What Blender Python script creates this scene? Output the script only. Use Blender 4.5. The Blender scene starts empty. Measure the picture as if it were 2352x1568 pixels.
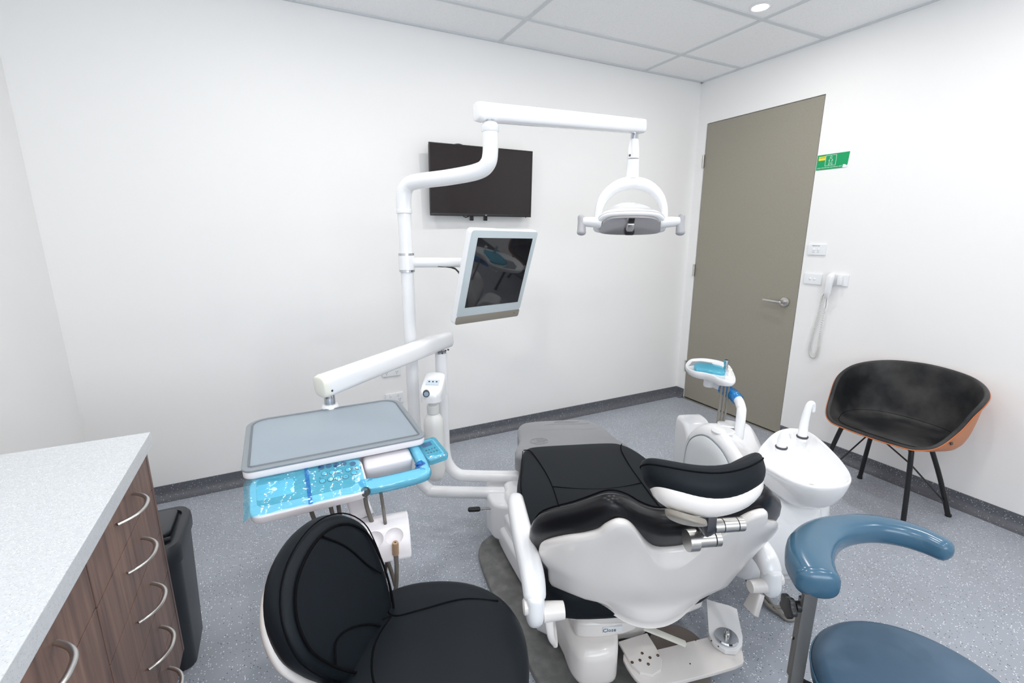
import bpy, bmesh, math, random
from mathutils import Vector, Matrix
random.seed(7)
SC = bpy.context.scene
COL = SC.collection

# ------------------------------------------------------------------ camera
CAM = Vector((0, 0, 1.46))
PITCH, YAW, FPX = math.radians(13.0), math.radians(26.8), 1072.0
FW = Vector((math.sin(YAW)*math.cos(PITCH), math.cos(YAW)*math.cos(PITCH), -math.sin(PITCH)))
RT = Vector((math.cos(YAW), -math.sin(YAW), 0)); UP = RT.cross(FW)
cd = bpy.data.cameras.new('camera'); co = bpy.data.objects.new('camera', cd); COL.objects.link(co)
cd.sensor_width = 36.0; cd.lens = 36.0*FPX/2352; cd.clip_start = 0.02
co.matrix_world = Matrix(((RT.x, UP.x, -FW.x, CAM.x), (RT.y, UP.y, -FW.y, CAM.y), (RT.z, UP.z, -FW.z, CAM.z), (0, 0, 0, 1)))
SC.camera = co

# ------------------------------------------------------------------ light and exposure
SC.view_settings.view_transform = 'Standard'; SC.view_settings.look = 'None'
SC.view_settings.gamma = 1.0; SC.view_settings.use_curve_mapping = False
SC.view_settings.exposure = -0.79
LIGHT_POWER = 10.0
WINDOW_FILL_POWER = 62.0
SC.cycles.use_denoising = True
SC.cycles.max_bounces = 10; SC.cycles.diffuse_bounces = 6; SC.cycles.glossy_bounces = 4
SC.cycles.transparent_max_bounces = 12
SC.cycles.sample_clamp_indirect = 6.0
W_ = bpy.data.worlds.new('world'); SC.world = W_; W_.use_nodes = True
W_.node_tree.nodes['Background'].inputs[0].default_value = (0.85, 0.92, 1.0, 1)
W_.node_tree.nodes['Background'].inputs[1].default_value = 1.0
CEIL = 2.648; XR = 3.228; XL = -0.962; YB = 3.0; YF = -1.55
LIGHT_SPOTS = [(x, y) for y in (1.94, 0.74, -0.46) for x in (2.475, 1.275, 0.075)]
def area(name, loc, rot, sx, sy, power, color, shape='RECTANGLE', spread=math.pi):
    l = bpy.data.lights.new(name, 'AREA'); l.shape = shape; l.size = sx
    if shape in ('RECTANGLE', 'ELLIPSE'): l.size_y = sy
    l.energy = power; l.color = color; l.spread = spread
    o = bpy.data.objects.new(name, l); COL.objects.link(o); o.location = loc; o.rotation_euler = rot
    return o
# cool fill light added at an unseen window, tilted up to brighten the ceiling
area('added_window_fill', (0.2, YF+0.03, 1.65), (math.radians(-122), 0, math.radians(180)), 1.9, 1.3, WINDOW_FILL_POWER, (0.80, 0.90, 1.0))

# ------------------------------------------------------------------ helpers: points
def ray(x, y): return FW + RT*((x-1176)/FPX) - UP*((y-784)/FPX)
def atz(x, y, z): r = ray(x, y); return CAM + r*((z-CAM.z)/r.z)
def atx(x, y, X): r = ray(x, y); return CAM + r*(X/r.x)
def aty(x, y, Y): r = ray(x, y); return CAM + r*(Y/r.y)
def atd(x, y, d): return CAM + ray(x, y)*d
def atp(x, y, q, n): r = ray(x, y); return CAM + r*(((Vector(q)-CAM).dot(n))/(r.dot(n)))
CA = math.radians(20.5)
CO = Vector((.88, .90, 0)); Cv = Vector((math.sin(CA), math.cos(CA), 0)); Cu = Vector((math.cos(CA), -math.sin(CA), 0))
def WC(u, v, z): return CO + Cu*u + Cv*v + Vector((0, 0, z))
def V(*a): return Vector(a)
def fr(o, x, y, z=None):
    x = Vector(x).normalized(); y = Vector(y); y = (y - x*y.dot(x)).normalized(); z = x.cross(y)
    return Matrix(((x.x, y.x, z.x, o[0]), (x.y, y.y, z.y, o[1]), (x.z, y.z, z.z, o[2]), (0, 0, 0, 1)))
ID = Matrix.Identity(4)
def T(x, y, z): return Matrix.Translation((x, y, z))

# ------------------------------------------------------------------ helpers: materials
def srgb(r, g, b):
    f = lambda c: (c/255/12.92) if c/255 <= .04045 else ((c/255+.055)/1.055)**2.4
    return (f(r), f(g), f(b), 1)
MATS = {}
def mat(name, col, rough=.5, metal=0, spec=.5, coat=0, noise=None, bump=None, trans=0, emit=None, sheen=0):
    m = bpy.data.materials.new(name); m.use_nodes = True; nt = m.node_tree; b = nt.nodes['Principled BSDF']
    b.inputs['Base Color'].default_value = col; b.inputs['Roughness'].default_value = rough
    b.inputs['Metallic'].default_value = metal; b.inputs['Specular IOR Level'].default_value = spec
    b.inputs['Coat Weight'].default_value = coat; b.inputs['Transmission Weight'].default_value = trans
    if sheen: b.inputs['Sheen Weight'].default_value = sheen
    if emit: b.inputs['Emission Color'].default_value = emit[0]; b.inputs['Emission Strength'].default_value = emit[1]
    tc = nt.nodes.new('ShaderNodeTexCoord')
    if noise:   # (scale, colour2, low, high, detail)
        n = nt.nodes.new('ShaderNodeTexNoise'); n.inputs['Scale'].default_value = noise[0]; n.inputs['Detail'].default_value = noise[4] if len(noise) > 4 else 4
        r = nt.nodes.new('ShaderNodeMapRange'); r.inputs[1].default_value = noise[2]; r.inputs[2].default_value = noise[3]
        mx = nt.nodes.new('ShaderNodeMix'); mx.data_type = 'RGBA'; mx.inputs[6].default_value = col; mx.inputs[7].default_value = noise[1]
        nt.links.new(tc.outputs['Object'], n.inputs['Vector']); nt.links.new(n.outputs[0], r.inputs[0])
        nt.links.new(r.outputs[0], mx.inputs[0]); nt.links.new(mx.outputs[2], b.inputs['Base Color'])
    if bump:    # (scale, strength, distance)
        n = nt.nodes.new('ShaderNodeTexNoise'); n.inputs['Scale'].default_value = bump[0]; n.inputs['Detail'].default_value = 3
        bp = nt.nodes.new('ShaderNodeBump'); bp.inputs['Strength'].default_value = bump[1]; bp.inputs['Distance'].default_value = bump[2]
        nt.links.new(tc.outputs['Object'], n.inputs['Vector']); nt.links.new(n.outputs[0], bp.inputs['Height']); nt.links.new(bp.outputs[0], b.inputs['Normal'])
    MATS[name] = m
    return m
def flecks(name, base, light, dark, rough=.45, s=90, mott=None, a=.2, c=.2, share=.5):
    m = mat(name, base, rough); nt = m.node_tree; b = nt.nodes['Principled BSDF']; tc = nt.nodes.new('ShaderNodeTexCoord')
    prev = None
    if mott:
        n = nt.nodes.new('ShaderNodeTexNoise'); n.inputs['Scale'].default_value = mott[0]; n.inputs['Detail'].default_value = 5
        mx = nt.nodes.new('ShaderNodeMix'); mx.data_type = 'RGBA'; mx.inputs[6].default_value = base; mx.inputs[7].default_value = mott[1]
        r = nt.nodes.new('ShaderNodeMapRange'); r.inputs[1].default_value = .35; r.inputs[2].default_value = .65
        nt.links.new(tc.outputs['Object'], n.inputs['Vector']); nt.links.new(n.outputs[0], r.inputs[0]); nt.links.new(r.outputs[0], mx.inputs[0]); prev = mx.outputs[2]
    for k, (col, sc, th) in enumerate(((light, s, a), (dark, s*.83, c))):
        v = nt.nodes.new('ShaderNodeTexVoronoi'); v.inputs['Scale'].default_value = sc
        mp = nt.nodes.new('ShaderNodeMapping'); mp.inputs['Location'].default_value = (k*3.1, k*1.7, k*.9)
        # only a random share of the cells carries a fleck
        sep = nt.nodes.new('ShaderNodeSeparateColor'); keep = nt.nodes.new('ShaderNodeMath'); keep.operation = 'GREATER_THAN'; keep.inputs[1].default_value = 1-share
        size = nt.nodes.new('ShaderNodeMath'); size.operation = 'MULTIPLY'; size.inputs[1].default_value = th
        cmp_ = nt.nodes.new('ShaderNodeMath'); cmp_.operation = 'LESS_THAN'
        nt.links.new(tc.outputs['Object'], mp.inputs[0]); nt.links.new(mp.outputs[0], v.inputs['Vector'])
        nt.links.new(v.outputs['Color'], sep.inputs[0]); nt.links.new(sep.outputs[0], keep.inputs[0]); nt.links.new(keep.outputs[0], size.inputs[0])
        nt.links.new(v.outputs['Distance'], cmp_.inputs[0]); nt.links.new(size.outputs[0], cmp_.inputs[1])
        mx = nt.nodes.new('ShaderNodeMix'); mx.data_type = 'RGBA'; mx.inputs[6].default_value = base; mx.inputs[7].default_value = col
        if prev: nt.links.new(prev, mx.inputs[6])
        nt.links.new(cmp_.outputs[0], mx.inputs[0]); prev = mx.outputs[2]
    nt.links.new(prev, b.inputs['Base Color'])
    return m
def film(name, col, gloss=.10, bumps=40):
    m = bpy.data.materials.new(name); m.use_nodes = True; nt = m.node_tree; nt.nodes.clear()
    out = nt.nodes.new('ShaderNodeOutputMaterial'); t = nt.nodes.new('ShaderNodeBsdfTransparent'); t.inputs[0].default_value = col
    g = nt.nodes.new('ShaderNodeBsdfGlossy'); g.inputs['Roughness'].default_value = .08; mx = nt.nodes.new('ShaderNodeMixShader'); mx.inputs[0].default_value = gloss
    d = nt.nodes.new('ShaderNodeBsdfDiffuse'); d.inputs[0].default_value = (col[0]*.8, col[1]*.9, col[2], 1); mx2 = nt.nodes.new('ShaderNodeMixShader'); mx2.inputs[0].default_value = .14
    n = nt.nodes.new('ShaderNodeTexNoise'); n.inputs['Scale'].default_value = bumps; tc = nt.nodes.new('ShaderNodeTexCoord')
    mp = nt.nodes.new('ShaderNodeMapping'); mp.inputs['Scale'].default_value = (.35, 1.6, 1.0); mp.inputs['Rotation'].default_value = (0, 0, .35)
    bp = nt.nodes.new('ShaderNodeBump'); bp.inputs['Strength'].default_value = .9; bp.inputs['Distance'].default_value = .01
    nt.links.new(tc.outputs['Object'], mp.inputs[0]); nt.links.new(mp.outputs[0], n.inputs['Vector']); nt.links.new(n.outputs[0], bp.inputs['Height']); nt.links.new(bp.outputs[0], g.inputs['Normal'])
    nt.links.new(t.outputs[0], mx2.inputs[1]); nt.links.new(d.outputs[0], mx2.inputs[2])
    nt.links.new(mx2.outputs[0], mx.inputs[1]); nt.links.new(g.outputs[0], mx.inputs[2]); nt.links.new(mx.outputs[0], out.inputs[0])
    MATS[name] = m; return m
def wood(name, c1, c2, c3):
    m = mat(name, c1, .42); nt = m.node_tree; b = nt.nodes['Principled BSDF']; tc = nt.nodes.new('ShaderNodeTexCoord')
    mp = nt.nodes.new('ShaderNodeMapping'); mp.inputs['Scale'].default_value = (14, 14, .8); mp.inputs['Rotation'].default_value = (math.radians(4), 0, 0)
    n = nt.nodes.new('ShaderNodeTexNoise'); n.inputs['Scale'].default_value = 1.6; n.inputs['Detail'].default_value = 7; n.inputs['Roughness'].default_value = .65; n.inputs['Distortion'].default_value = .4
    r = nt.nodes.new('ShaderNodeValToRGB'); e = r.color_ramp.elements; e[0].position = .30; e[0].color = c3; e[1].position = .72; e[1].color = c2
    x = e.new(.5); x.color = c1
    nt.links.new(tc.outputs['Object'], mp.inputs[0]); nt.links.new(mp.outputs[0], n.inputs['Vector']); nt.links.new(n.outputs[0], r.inputs[0]); nt.links.new(r.outputs[0], b.inputs['Base Color'])
    return m

WALL = mat('wall_paint', (.905, .90, .892, 1), .75, bump=(220, .03, .002))
TILE = mat('ceiling_tile', (.95, .952, .955, 1), .9, noise=(160, (.84, .85, .86, 1), .52, .75, 2), bump=(180, .25, .003))
TBAR = mat('grid_metal', (.66, .69, .71, 1), .5)
VINYL = flecks('floor_vinyl', srgb(165, 171, 181), (.9, .92, .95, 1), (.05, .055, .065, 1), .38, 120, (3.2, srgb(158, 163, 172)), .24, .19, .42)
COVE = flecks('cove_vinyl_shaded', srgb(96, 98, 105), (.6, .62, .65, 1), (.03, .03, .035, 1), .45, 120, None, .22, .2, .3)  # floor vinyl in darker grey, the skirting's shading put into the colour
STONE = flecks('stone_top', srgb(213, 217, 220), srgb(240, 241, 243), srgb(190, 192, 196), .3, 330, (90, srgb(206, 210, 214)), .38, .34, .35)
WALNUT = wood('walnut_laminate', srgb(124, 96, 84), srgb(154, 122, 106), srgb(82, 60, 53))
BRONZE = mat('bronze_edge', srgb(112, 84, 66), .45)
STEEL = mat('brushed_steel', srgb(205, 203, 200), .28, 1)
CHROME = mat('chrome', srgb(200, 203, 208), .12, 1)
GUN = mat('gunmetal', srgb(98, 98, 102), .35, .85)
DOORM = mat('door_laminate', srgb(156, 152, 139), .45, noise=(300, srgb(147, 142, 130), .3, .7), spec=.35)
DARK = mat('dark_gap', (.02, .02, .02, 1), .8)
WHITE = mat('white_plastic', (.86, .865, .88, 1), .22, spec=.5, coat=.3)
WARM = mat('aged_white_plastic', (.83, .79, .76, 1), .22, spec=.5, coat=.4)
CREAM = mat('cream_plastic', (.84, .83, .75, 1), .3)
PINKW = mat('tray_plastic', (.84, .80, .82, 1), .3)
GLOSSW = mat('ceramic_white', (.87, .87, .88, 1), .1, coat=.6)
PLATE = mat('switch_plate', (.84, .86, .88, 1), .3)
LEATHER = mat('black_leather', (.0070, .0100, .0135, 1), .48, spec=.16, bump=(650, .05, .001))
LEATHERG = mat('black_leather_gloss', (.008, .008, .010, 1), .30, spec=.28)
SEAM = mat('black_thread', (.003, .003, .004, 1), .8, spec=.08)
BLUE = mat('blue_vinyl', srgb(60, 97, 122), .2, spec=.6, noise=(7, srgb(68, 104, 128), .4, .7))
BLUES = mat('worn_blue_vinyl', srgb(58, 84, 106), .42, spec=.4, noise=(5, srgb(80, 103, 124), .45, .75, 7))
GREYMAT = mat('grey_silicone', srgb(154, 166, 176), .4)
GREYRIM = mat('grey_silicone_rim', srgb(140, 147, 153), .45)
LEGCOV = mat('grey_plastic_cover', srgb(138, 139, 143), .32, bump=(9, .25, .01))
SCREEN = mat('screen_glass', (.012, .012, .014, 1), .03, spec=.8, coat=.2)
TVSCR = mat('television_glass', (.022, .017, .018, 1), .12, spec=.35)
BLACKP = mat('black_plastic', (.012, .012, .013, 1), .35)
BINM = mat('bin_plastic', (.022, .026, .032, 1), .38)
BEZEL = mat('monitor_bezel', srgb(196, 206, 210), .15, spec=.5, coat=.5)
TAUPE = mat('taupe_strip', srgb(140, 134, 124), .25)
METALB = mat('floor_plate_metal', srgb(104, 104, 102), .5, noise=(22, srgb(128, 128, 126), .4, .7, 7))
ALU = mat('grey_aluminium', srgb(120, 119, 118), .4, .55)
HOSE = mat('hose_grey', srgb(132, 128, 120), .45)
HOSEB = mat('hose_brown', srgb(110, 104, 97), .5)
BOTTLE = mat('bottle_plastic', (.80, .80, .78, 1), .3)
CYAN = mat('keypad_teal', srgb(104, 184, 188), .35)
CYANF = mat('keypad_dark', srgb(20, 72, 98), .4)
LCD = mat('display_dark_blue', srgb(10, 70, 130), .3)
FILM = film('blue_film', (.42, .84, .97, 1))
FILMD = film('blue_film_double', (.06, .52, .88, 1), .12)
ANTHRA = mat('worn_black_leather', (.014, .015, .017, 1), .42, noise=(4.5, (.085, .082, .080, 1), .42, .75, 8), spec=.25, bump=(300, .05, .001))
TAN = mat('tan_leather', srgb(188, 104, 50), .45)
TANL = mat('tan_leather_back', srgb(196, 128, 88), .5)
BLKMET = mat('black_metal', (.008, .008, .009, 1), .4)
GREEN = mat('sign_green', srgb(0, 158, 96), .4)
YELL = mat('sign_yellow', srgb(250, 224, 62), .4)
INKW = mat('ink_white', (.75, .85, .8, 1), .5)
INKD = mat('ink_dark', (.05, .05, .06, 1), .5)
INKG = mat('ink_grey', (.35, .37, .40, 1), .5)
RUST = mat('rusty_bolt', srgb(88, 66, 48), .5, .6)
ORANGE = mat('orange_lamp', srgb(214, 96, 40), .4)
REFLECT = mat('reflector', (.62, .60, .60, 1), .25, .8)
GREYH = mat('grey_handle', (.42, .42, .44, 1), .3)
LAMPON = mat('lamp_glow', (1, 1, 1, 1), .5, emit=((1, .98, .96, 1), 30))
ADDED_PANE = mat('added_window_glow', (1, 1, 1, 1), .5, emit=((.82, .91, 1, 1), 1.6))  # glowing pane of the added window, out of view

# ------------------------------------------------------------------ helpers: meshes and objects
class Mesh:
    def __init__(s): s.v = []; s.f = []; s.m = []; s.mi = 0
    def add(s, vs, fs):
        n = len(s.v); s.v += [Vector(p) for p in vs]; s.f += [tuple(i+n for i in f) for f in fs]; s.m += [s.mi]*len(fs)
        return s
    def box(s, M, sx, sy, sz, bev=0, seg=2):
        bm = bmesh.new(); bmesh.ops.create_cube(bm, size=1); bmesh.ops.scale(bm, vec=(sx, sy, sz), verts=bm.verts)
        if bev > 0: bmesh.ops.bevel(bm, geom=bm.edges[:], offset=bev, segments=seg, affect='EDGES', profile=.5)
        s.bm(bm, M); return s
    def bm(s, bm, M=ID):
        bm.verts.ensure_lookup_table(); idx = {v: i for i, v in enumerate(bm.verts)}
        s.add([M @ v.co for v in bm.verts], [[idx[v] for v in f.verts] for f in bm.faces]); bm.free(); return s
    def loft(s, rings, cap0=True, cap1=True, closed=False):
        k = len(rings[0]); n = len(rings); vs = [p for r in rings for p in r]; fs = []
        for i in range(n if closed else n-1):
            j = (i+1) % n
            for q in range(k): fs.append((i*k+q, i*k+(q+1) % k, j*k+(q+1) % k, j*k+q))
        if not closed:
            if cap0: fs.append(tuple(reversed(range(k))))
            if cap1: fs.append(tuple(range((n-1)*k, n*k)))
        return s.add(vs, fs)
    def tube(s, pts, r, sides=16, smooth=0, up=None, h=None, rnd=0, p=2.0, closed=False):
        """sweep an (optionally superelliptic) section of half width r and half height h along pts"""
        pts = [Vector(q) for q in pts]; n = len(pts)
        rr = list(r) if isinstance(r, (list, tuple)) else [r]*n
        hh = list(h) if isinstance(h, (list, tuple)) else ([h]*n if h is not None else rr)
        if smooth:
            pts2, r2, h2 = [], [], []
            for i in range(n if closed else n-1):
                g = (lambda a, i: a[i % n]) if closed else (lambda a, i: a[min(max(i, 0), n-1)])
                for k in range(smooth):
                    t = k/smooth
                    pts2.append(cr(g(pts, i-1), g(pts, i), g(pts, i+1), g(pts, i+2), t))
                    r2.append(g(rr, i)*(1-t)+g(rr, i+1)*t); h2.append(g(hh, i)*(1-t)+g(hh, i+1)*t)
            if not closed: pts2.append(pts[-1]); r2.append(rr[-1]); h2.append(hh[-1])
            pts, rr, hh = pts2, r2, h2; n = len(pts)
        if rnd and not closed:      # rounded ends
            a, b = (pts[0]-pts[1]).normalized(), (pts[-1]-pts[-2]).normalized()
            ea, eb = [], []
            for k in range(1, 5):
                t = k/4*math.pi/2; e = rnd*math.sin(t); f = max(math.cos(t), .02)
                ea.insert(0, (pts[0]+a*e, rr[0]*(1-(1-f)*1), hh[0]*(1-(1-f)*1))); eb.append((pts[-1]+b*e, rr[-1]*f, hh[-1]*f))
            pts = [x[0] for x in ea]+pts+[x[0] for x in eb]; rr = [x[1] for x in ea]+rr+[x[1] for x in eb]; hh = [x[2] for x in ea]+hh+[x[2] for x in eb]; n = len(pts)
        tan = []
        for i in range(n):
            if closed: tt = pts[(i+1) % n]-pts[i-1]
            else: tt = pts[min(i+1, n-1)]-pts[max(i-1, 0)]
            tan.append(tt.normalized() if tt.length > 1e-9 else Vector((0, 0, 1)))
        ref = Vector(up) if up is not None else (Vector((0, 0, 1)) if abs(tan[0].z) < .9 else Vector((1, 0, 0)))
        nn = (ref-tan[0]*ref.dot(tan[0])).normalized(); rings = []
        for i in range(n):
            if up is not None: nn = (Vector(up)-tan[i]*Vector(up).dot(tan[i]))
            else: nn = nn-tan[i]*nn.dot(tan[i])
            nn = nn.normalized() if nn.length > 1e-6 else Vector((1, 0, 0)); bb = tan[i].cross(nn)
            ring = []
            for k in range(sides):
                a = 2*math.pi*k/sides; c, q = math.cos(a), math.sin(a)
                x = math.copysign(abs(c)**(2/p), c)*rr[i]; y = math.copysign(abs(q)**(2/p), q)*hh[i]
                ring.append(pts[i]+bb*x+nn*y)
            rings.append(ring)
        return s.loft(rings, closed=closed)
    def lathe(s, M, prof, sides=32, ex=1, ey=1, ring=False):
        rings = [[M @ Vector((r*ex*math.cos(2*math.pi*k/sides), r*ey*math.sin(2*math.pi*k/sides), z)) for k in range(sides)] for r, z in prof]
        return s.loft(rings, closed=ring)
    def pad(s, M, out, prof, top=0, bot=0, warp=None, cx=None, n=5):
        """cushion-like solid: outline (x, y), prof = [(inset, z)...] from the bottom rim round to the top rim"""
        xs = [p[0] for p in out]; ys = [p[1] for p in out]
        c = cx or ((max(xs)+min(xs))/2, (max(ys)+min(ys))/2); wx = (max(xs)-min(xs))/2; wy = (max(ys)-min(ys))/2
        def ring(ins, z, sc=1.0):
            ax = max(1-ins/wx, .02)*sc; ay = max(1-ins/wy, .02)*sc
            r = [Vector((c[0]+(x-c[0])*ax, c[1]+(y-c[1])*ay, z)) for x, y in out]
            return r
        rings = []
        i0, z0 = prof[0]; i1, z1 = prof[-1]
        for k in range(1, n+1):
            sc = k/n; sc = .03 if k == 0 else sc
            if k < n: rings.append(ring(i0, z0-bot*(1-sc*sc), sc))
        rings.insert(0, ring(i0, z0-bot, .02))
        for i, z in prof: rings.append(ring(i, z))
        for k in range(n-1, 0, -1):
            sc = k/n; rings.append(ring(i1, z1+top*(1-sc*sc), sc))
        rings.append(ring(i1, z1+top, .02))
        if warp: rings = [[Vector(warp(*p)) for p in r] for r in rings]
        rings = [[M @ p for p in r] for r in rings]
        return s.loft(rings)
    def prism(s, M, out, z0, z1, bev=0, seg=3):
        prof = [(0, z0), (0, z1)]
        if bev:
            prof = []
            for k in range(seg+1):
                a = k/seg*math.pi/2; prof.append((bev*(1-math.sin(a)), z0+bev*(1-math.cos(a))))
            for k in range(seg+1):
                a = k/seg*math.pi/2; prof.append((bev*(1-math.cos(a)), z1-bev*(1-math.sin(a))))
        xs = [p[0] for p in out]; ys = [p[1] for p in out]; c = ((max(xs)+min(xs))/2, (max(ys)+min(ys))/2); wx = (max(xs)-min(xs))/2; wy = (max(ys)-min(ys))/2
        rings = [[M @ Vector((c[0]+(x-c[0])*(1-i/wx), c[1]+(y-c[1])*(1-i/wy), z)) for x, y in out] for i, z in prof]
        return s.loft(rings)
def cr(p0, p1, p2, p3, t):
    return .5*((2*p1)+(p2-p0)*t+(2*p0-5*p1+4*p2-p3)*t*t+(3*p1-p0-3*p2+p3)*t*t*t)
def spline(pts, k=6, closed=True):
    pts = [Vector(p) for p in pts]; n = len(pts); o = []
    for i in range(n if closed else n-1):
        g = (lambda i: pts[i % n]) if closed else (lambda i: pts[min(max(i, 0), n-1)])
        for q in range(k): o.append(cr(g(i-1), g(i), g(i+1), g(i+2), q/k))
    if not closed: o.append(pts[-1])
    return o
def sp2(pts, k=6): return [(p.x, p.y) for p in spline([(x, y, 0) for x, y in pts], k)]
def mirror(half):  # half outline with x >= 0 running from top centre to bottom centre -> closed outline (counter-clockwise)
    L = [(-x, y) for x, y in half if x > 1e-6]
    R = [p for p in half]
    return L+list(reversed(R))
def rrect(w, h, r, k=5):
    o = []
    for cx, cy, a0 in ((w/2-r, h/2-r, 0), (-w/2+r, h/2-r, 90), (-w/2+r, -h/2+r, 180), (w/2-r, -h/2+r, 270)):
        for q in range(k+1):
            a = math.radians(a0+90*q/k); o.append((cx+r*math.cos(a), cy+r*math.sin(a)))
    return o
def ell(a, b, k=48, p=2.0):
    o = []
    for i in range(k):
        t = 2*math.pi*i/k; c, q = math.cos(t), math.sin(t)
        o.append((math.copysign(abs(c)**(2/p), c)*a, math.copysign(abs(q)**(2/p), q)*b))
    return o
BASE = {}
def link(name, mesh, mats, parent=None, loc=None, smooth=35, props=None):
    """one mesh object. world-space vertices; its origin sits at its thing's base"""
    if loc is None: loc = BASE[parent.name] if parent is not None else Vector((0, 0, 0))
    loc = Vector(loc); me = bpy.data.meshes.new(name)
    me.from_pydata([tuple(p-loc) for p in mesh.v], [], mesh.f)
    if not isinstance(mats, (list, tuple)): mats = [mats]
    for m in mats: me.materials.append(m)
    for p, i in zip(me.polygons, mesh.m): p.material_index = i
    bm = bmesh.new(); bm.from_mesh(me); bmesh.ops.remove_doubles(bm, verts=bm.verts, dist=1e-6); bmesh.ops.recalc_face_normals(bm, faces=bm.faces); bm.to_mesh(me); bm.free()
    if smooth:
        me.polygons.foreach_set('use_smooth', [True]*len(me.polygons)); me.set_sharp_from_angle(angle=math.radians(smooth))
    me.update(); o = bpy.data.objects.new(name, me); COL.objects.link(o)
    if parent is not None: o.parent = parent; o.location = loc-BASE[parent.name]
    else: o.location = loc
    BASE[o.name] = loc
    if props:
        for k, v in props.items(): o[k] = v
    return o
def thing(name, label, cat, loc, group=None):
    o = bpy.data.objects.new(name, None); COL.objects.link(o); o.location = loc; o.empty_display_size = .05
    o['label'] = label; o['category'] = cat
    if group: o['group'] = group
    BASE[o.name] = Vector(loc); return o
def part(name, mesh, mats, parent, smooth=35, label=None):
    return link(name, mesh, mats, parent, smooth=smooth, props={'label': label} if label else None)
def struct(name, mesh, mats, smooth=0, parent=None):
    o = link(name, mesh, mats, parent, smooth=smooth)
    if parent is None: o['kind'] = 'structure'
    return o
def text_mesh(body, size, M, extrude=.0003, align='CENTER'):
    c = bpy.data.curves.new('lettering', 'FONT'); c.body = body; c.size = size; c.align_x = align; c.align_y = 'CENTER'; c.extrude = extrude; c.resolution_u = 2
    o = bpy.data.objects.new('lettering', c); COL.objects.link(o); bpy.context.view_layer.update()
    me = bpy.data.meshes.new_from_object(o.evaluated_get(bpy.context.evaluated_depsgraph_get()))
    mm = Mesh(); mm.add([M @ v.co for v in me.vertices], [tuple(p.vertices) for p in me.polygons])
    bpy.data.objects.remove(o); return mm
def cyl(M, r, z0, z1, sides=24, bev=0):
    m = Mesh()
    if bev: m.lathe(M, [(r-bev, z0), (r, z0+bev), (r, z1-bev), (r-bev, z1)], sides)
    else: m.lathe(M, [(r, z0), (r, z1)], sides)
    return m
def axis(o, d, up=(0, 0, 1)):
    """frame with local z along d"""
    z = Vector(d).normalized(); u = Vector(up)
    if abs(z.dot(u)) > .97: u = Vector((1, 0, 0))
    x = u.cross(z).normalized(); y = z.cross(x); o = Vector(o)
    return Matrix(((x.x, y.x, z.x, o.x), (x.y, y.y, z.y, o.y), (x.z, y.z, z.z, o.z), (0, 0, 0, 1)))

# ================================================================== ROOM
m = Mesh().box(T((XL+XR)/2, (YB+YF)/2, -.05), XR-XL+.3, YB-YF+.3, .1); struct('floor', m, VINYL)
m = Mesh().box(T((XL+XR)/2, (YB+YF)/2, CEIL+.05), XR-XL+.3, YB-YF+.3, .1); struct('ceiling', m, TILE)
m = Mesh().box(T((XL+XR)/2, YB+.06, CEIL/2), XR-XL+.24, .12, CEIL); struct('wall_back', m, WALL)
m = Mesh().box(T(XL-.06, (YB+YF)/2, CEIL/2), .12, YB-YF, CEIL); struct('wall_left', m, WALL)
# wall with the door opening
DY0, DY1, DZ = 1.986, 2.910, 2.322
m = Mesh()
m.box(T(XR+.06, (YB+DY1)/2, CEIL/2), .12, YB-DY1, CEIL); m.box(T(XR+.06, (DY0+YF)/2, CEIL/2), .12, DY0-YF, CEIL)
m.box(T(XR+.06, (DY0+DY1)/2, (CEIL+DZ)/2), .12, DY1-DY0, CEIL-DZ)
struct('wall_right', m, WALL)
# wall behind the photographer, with an unseen window added for cool fill light
WX0, WX1, WZ0, WZ1 = -.75, 1.15, 1.0, 2.3
m = Mesh()
m.box(T((XL+WX0)/2-.06, YF-.06, CEIL/2), WX0-XL+.12, .12, CEIL); m.box(T((XR+WX1)/2+.06, YF-.06, CEIL/2), XR-WX1+.12, .12, CEIL)
m.box(T((WX0+WX1)/2, YF-.06, WZ0/2), WX1-WX0, .12, WZ0); m.box(T((WX0+WX1)/2, YF-.06, (CEIL+WZ1)/2), WX1-WX0, .12, CEIL-WZ1)
struct('wall_front', m, WALL)
w1 = struct('added_window_1', Mesh().box(T((WX0+WX1)/2, YF-.05, (WZ0+WZ1)/2), WX1-WX0, .01, WZ1-WZ0), ADDED_PANE)
fm = Mesh()
for x in (WX0+.02, (WX0+WX1)/2, WX1-.02): fm.box(T(x, YF-.02, (WZ0+WZ1)/2), .04, .04, WZ1-WZ0)
for z in (WZ0+.02, WZ1-.02): fm.box(T((WX0+WX1)/2, YF-.02, z), WX1-WX0, .04, .04)
part('added_window_frame', fm, WHITE, w1)
# suspended ceiling grid
m = Mesh(); g = .024
for x in (2.624, 1.424, .224): m.box(T(x, (YB+YF)/2, CEIL-.002), g, YB-YF-.01, .006)
for k in range(8): m.box(T((XL+XR)/2, 2.632-.601*k, CEIL-.003), XR-XL-.01, g, .006)
struct('trim_1', m, TBAR)
m = Mesh()
m.box(T((XL+XR)/2, YB-.009, CEIL-.004), XR-XL, .018, .008); m.box(T(XR-.009, (YB+YF)/2, CEIL-.004), .018, YB-YF, .008); m.box(T(XL+.009, (YB+YF)/2, CEIL-.004), .018, YB-YF, .008)
struct('trim_2', m, TBAR)
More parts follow.
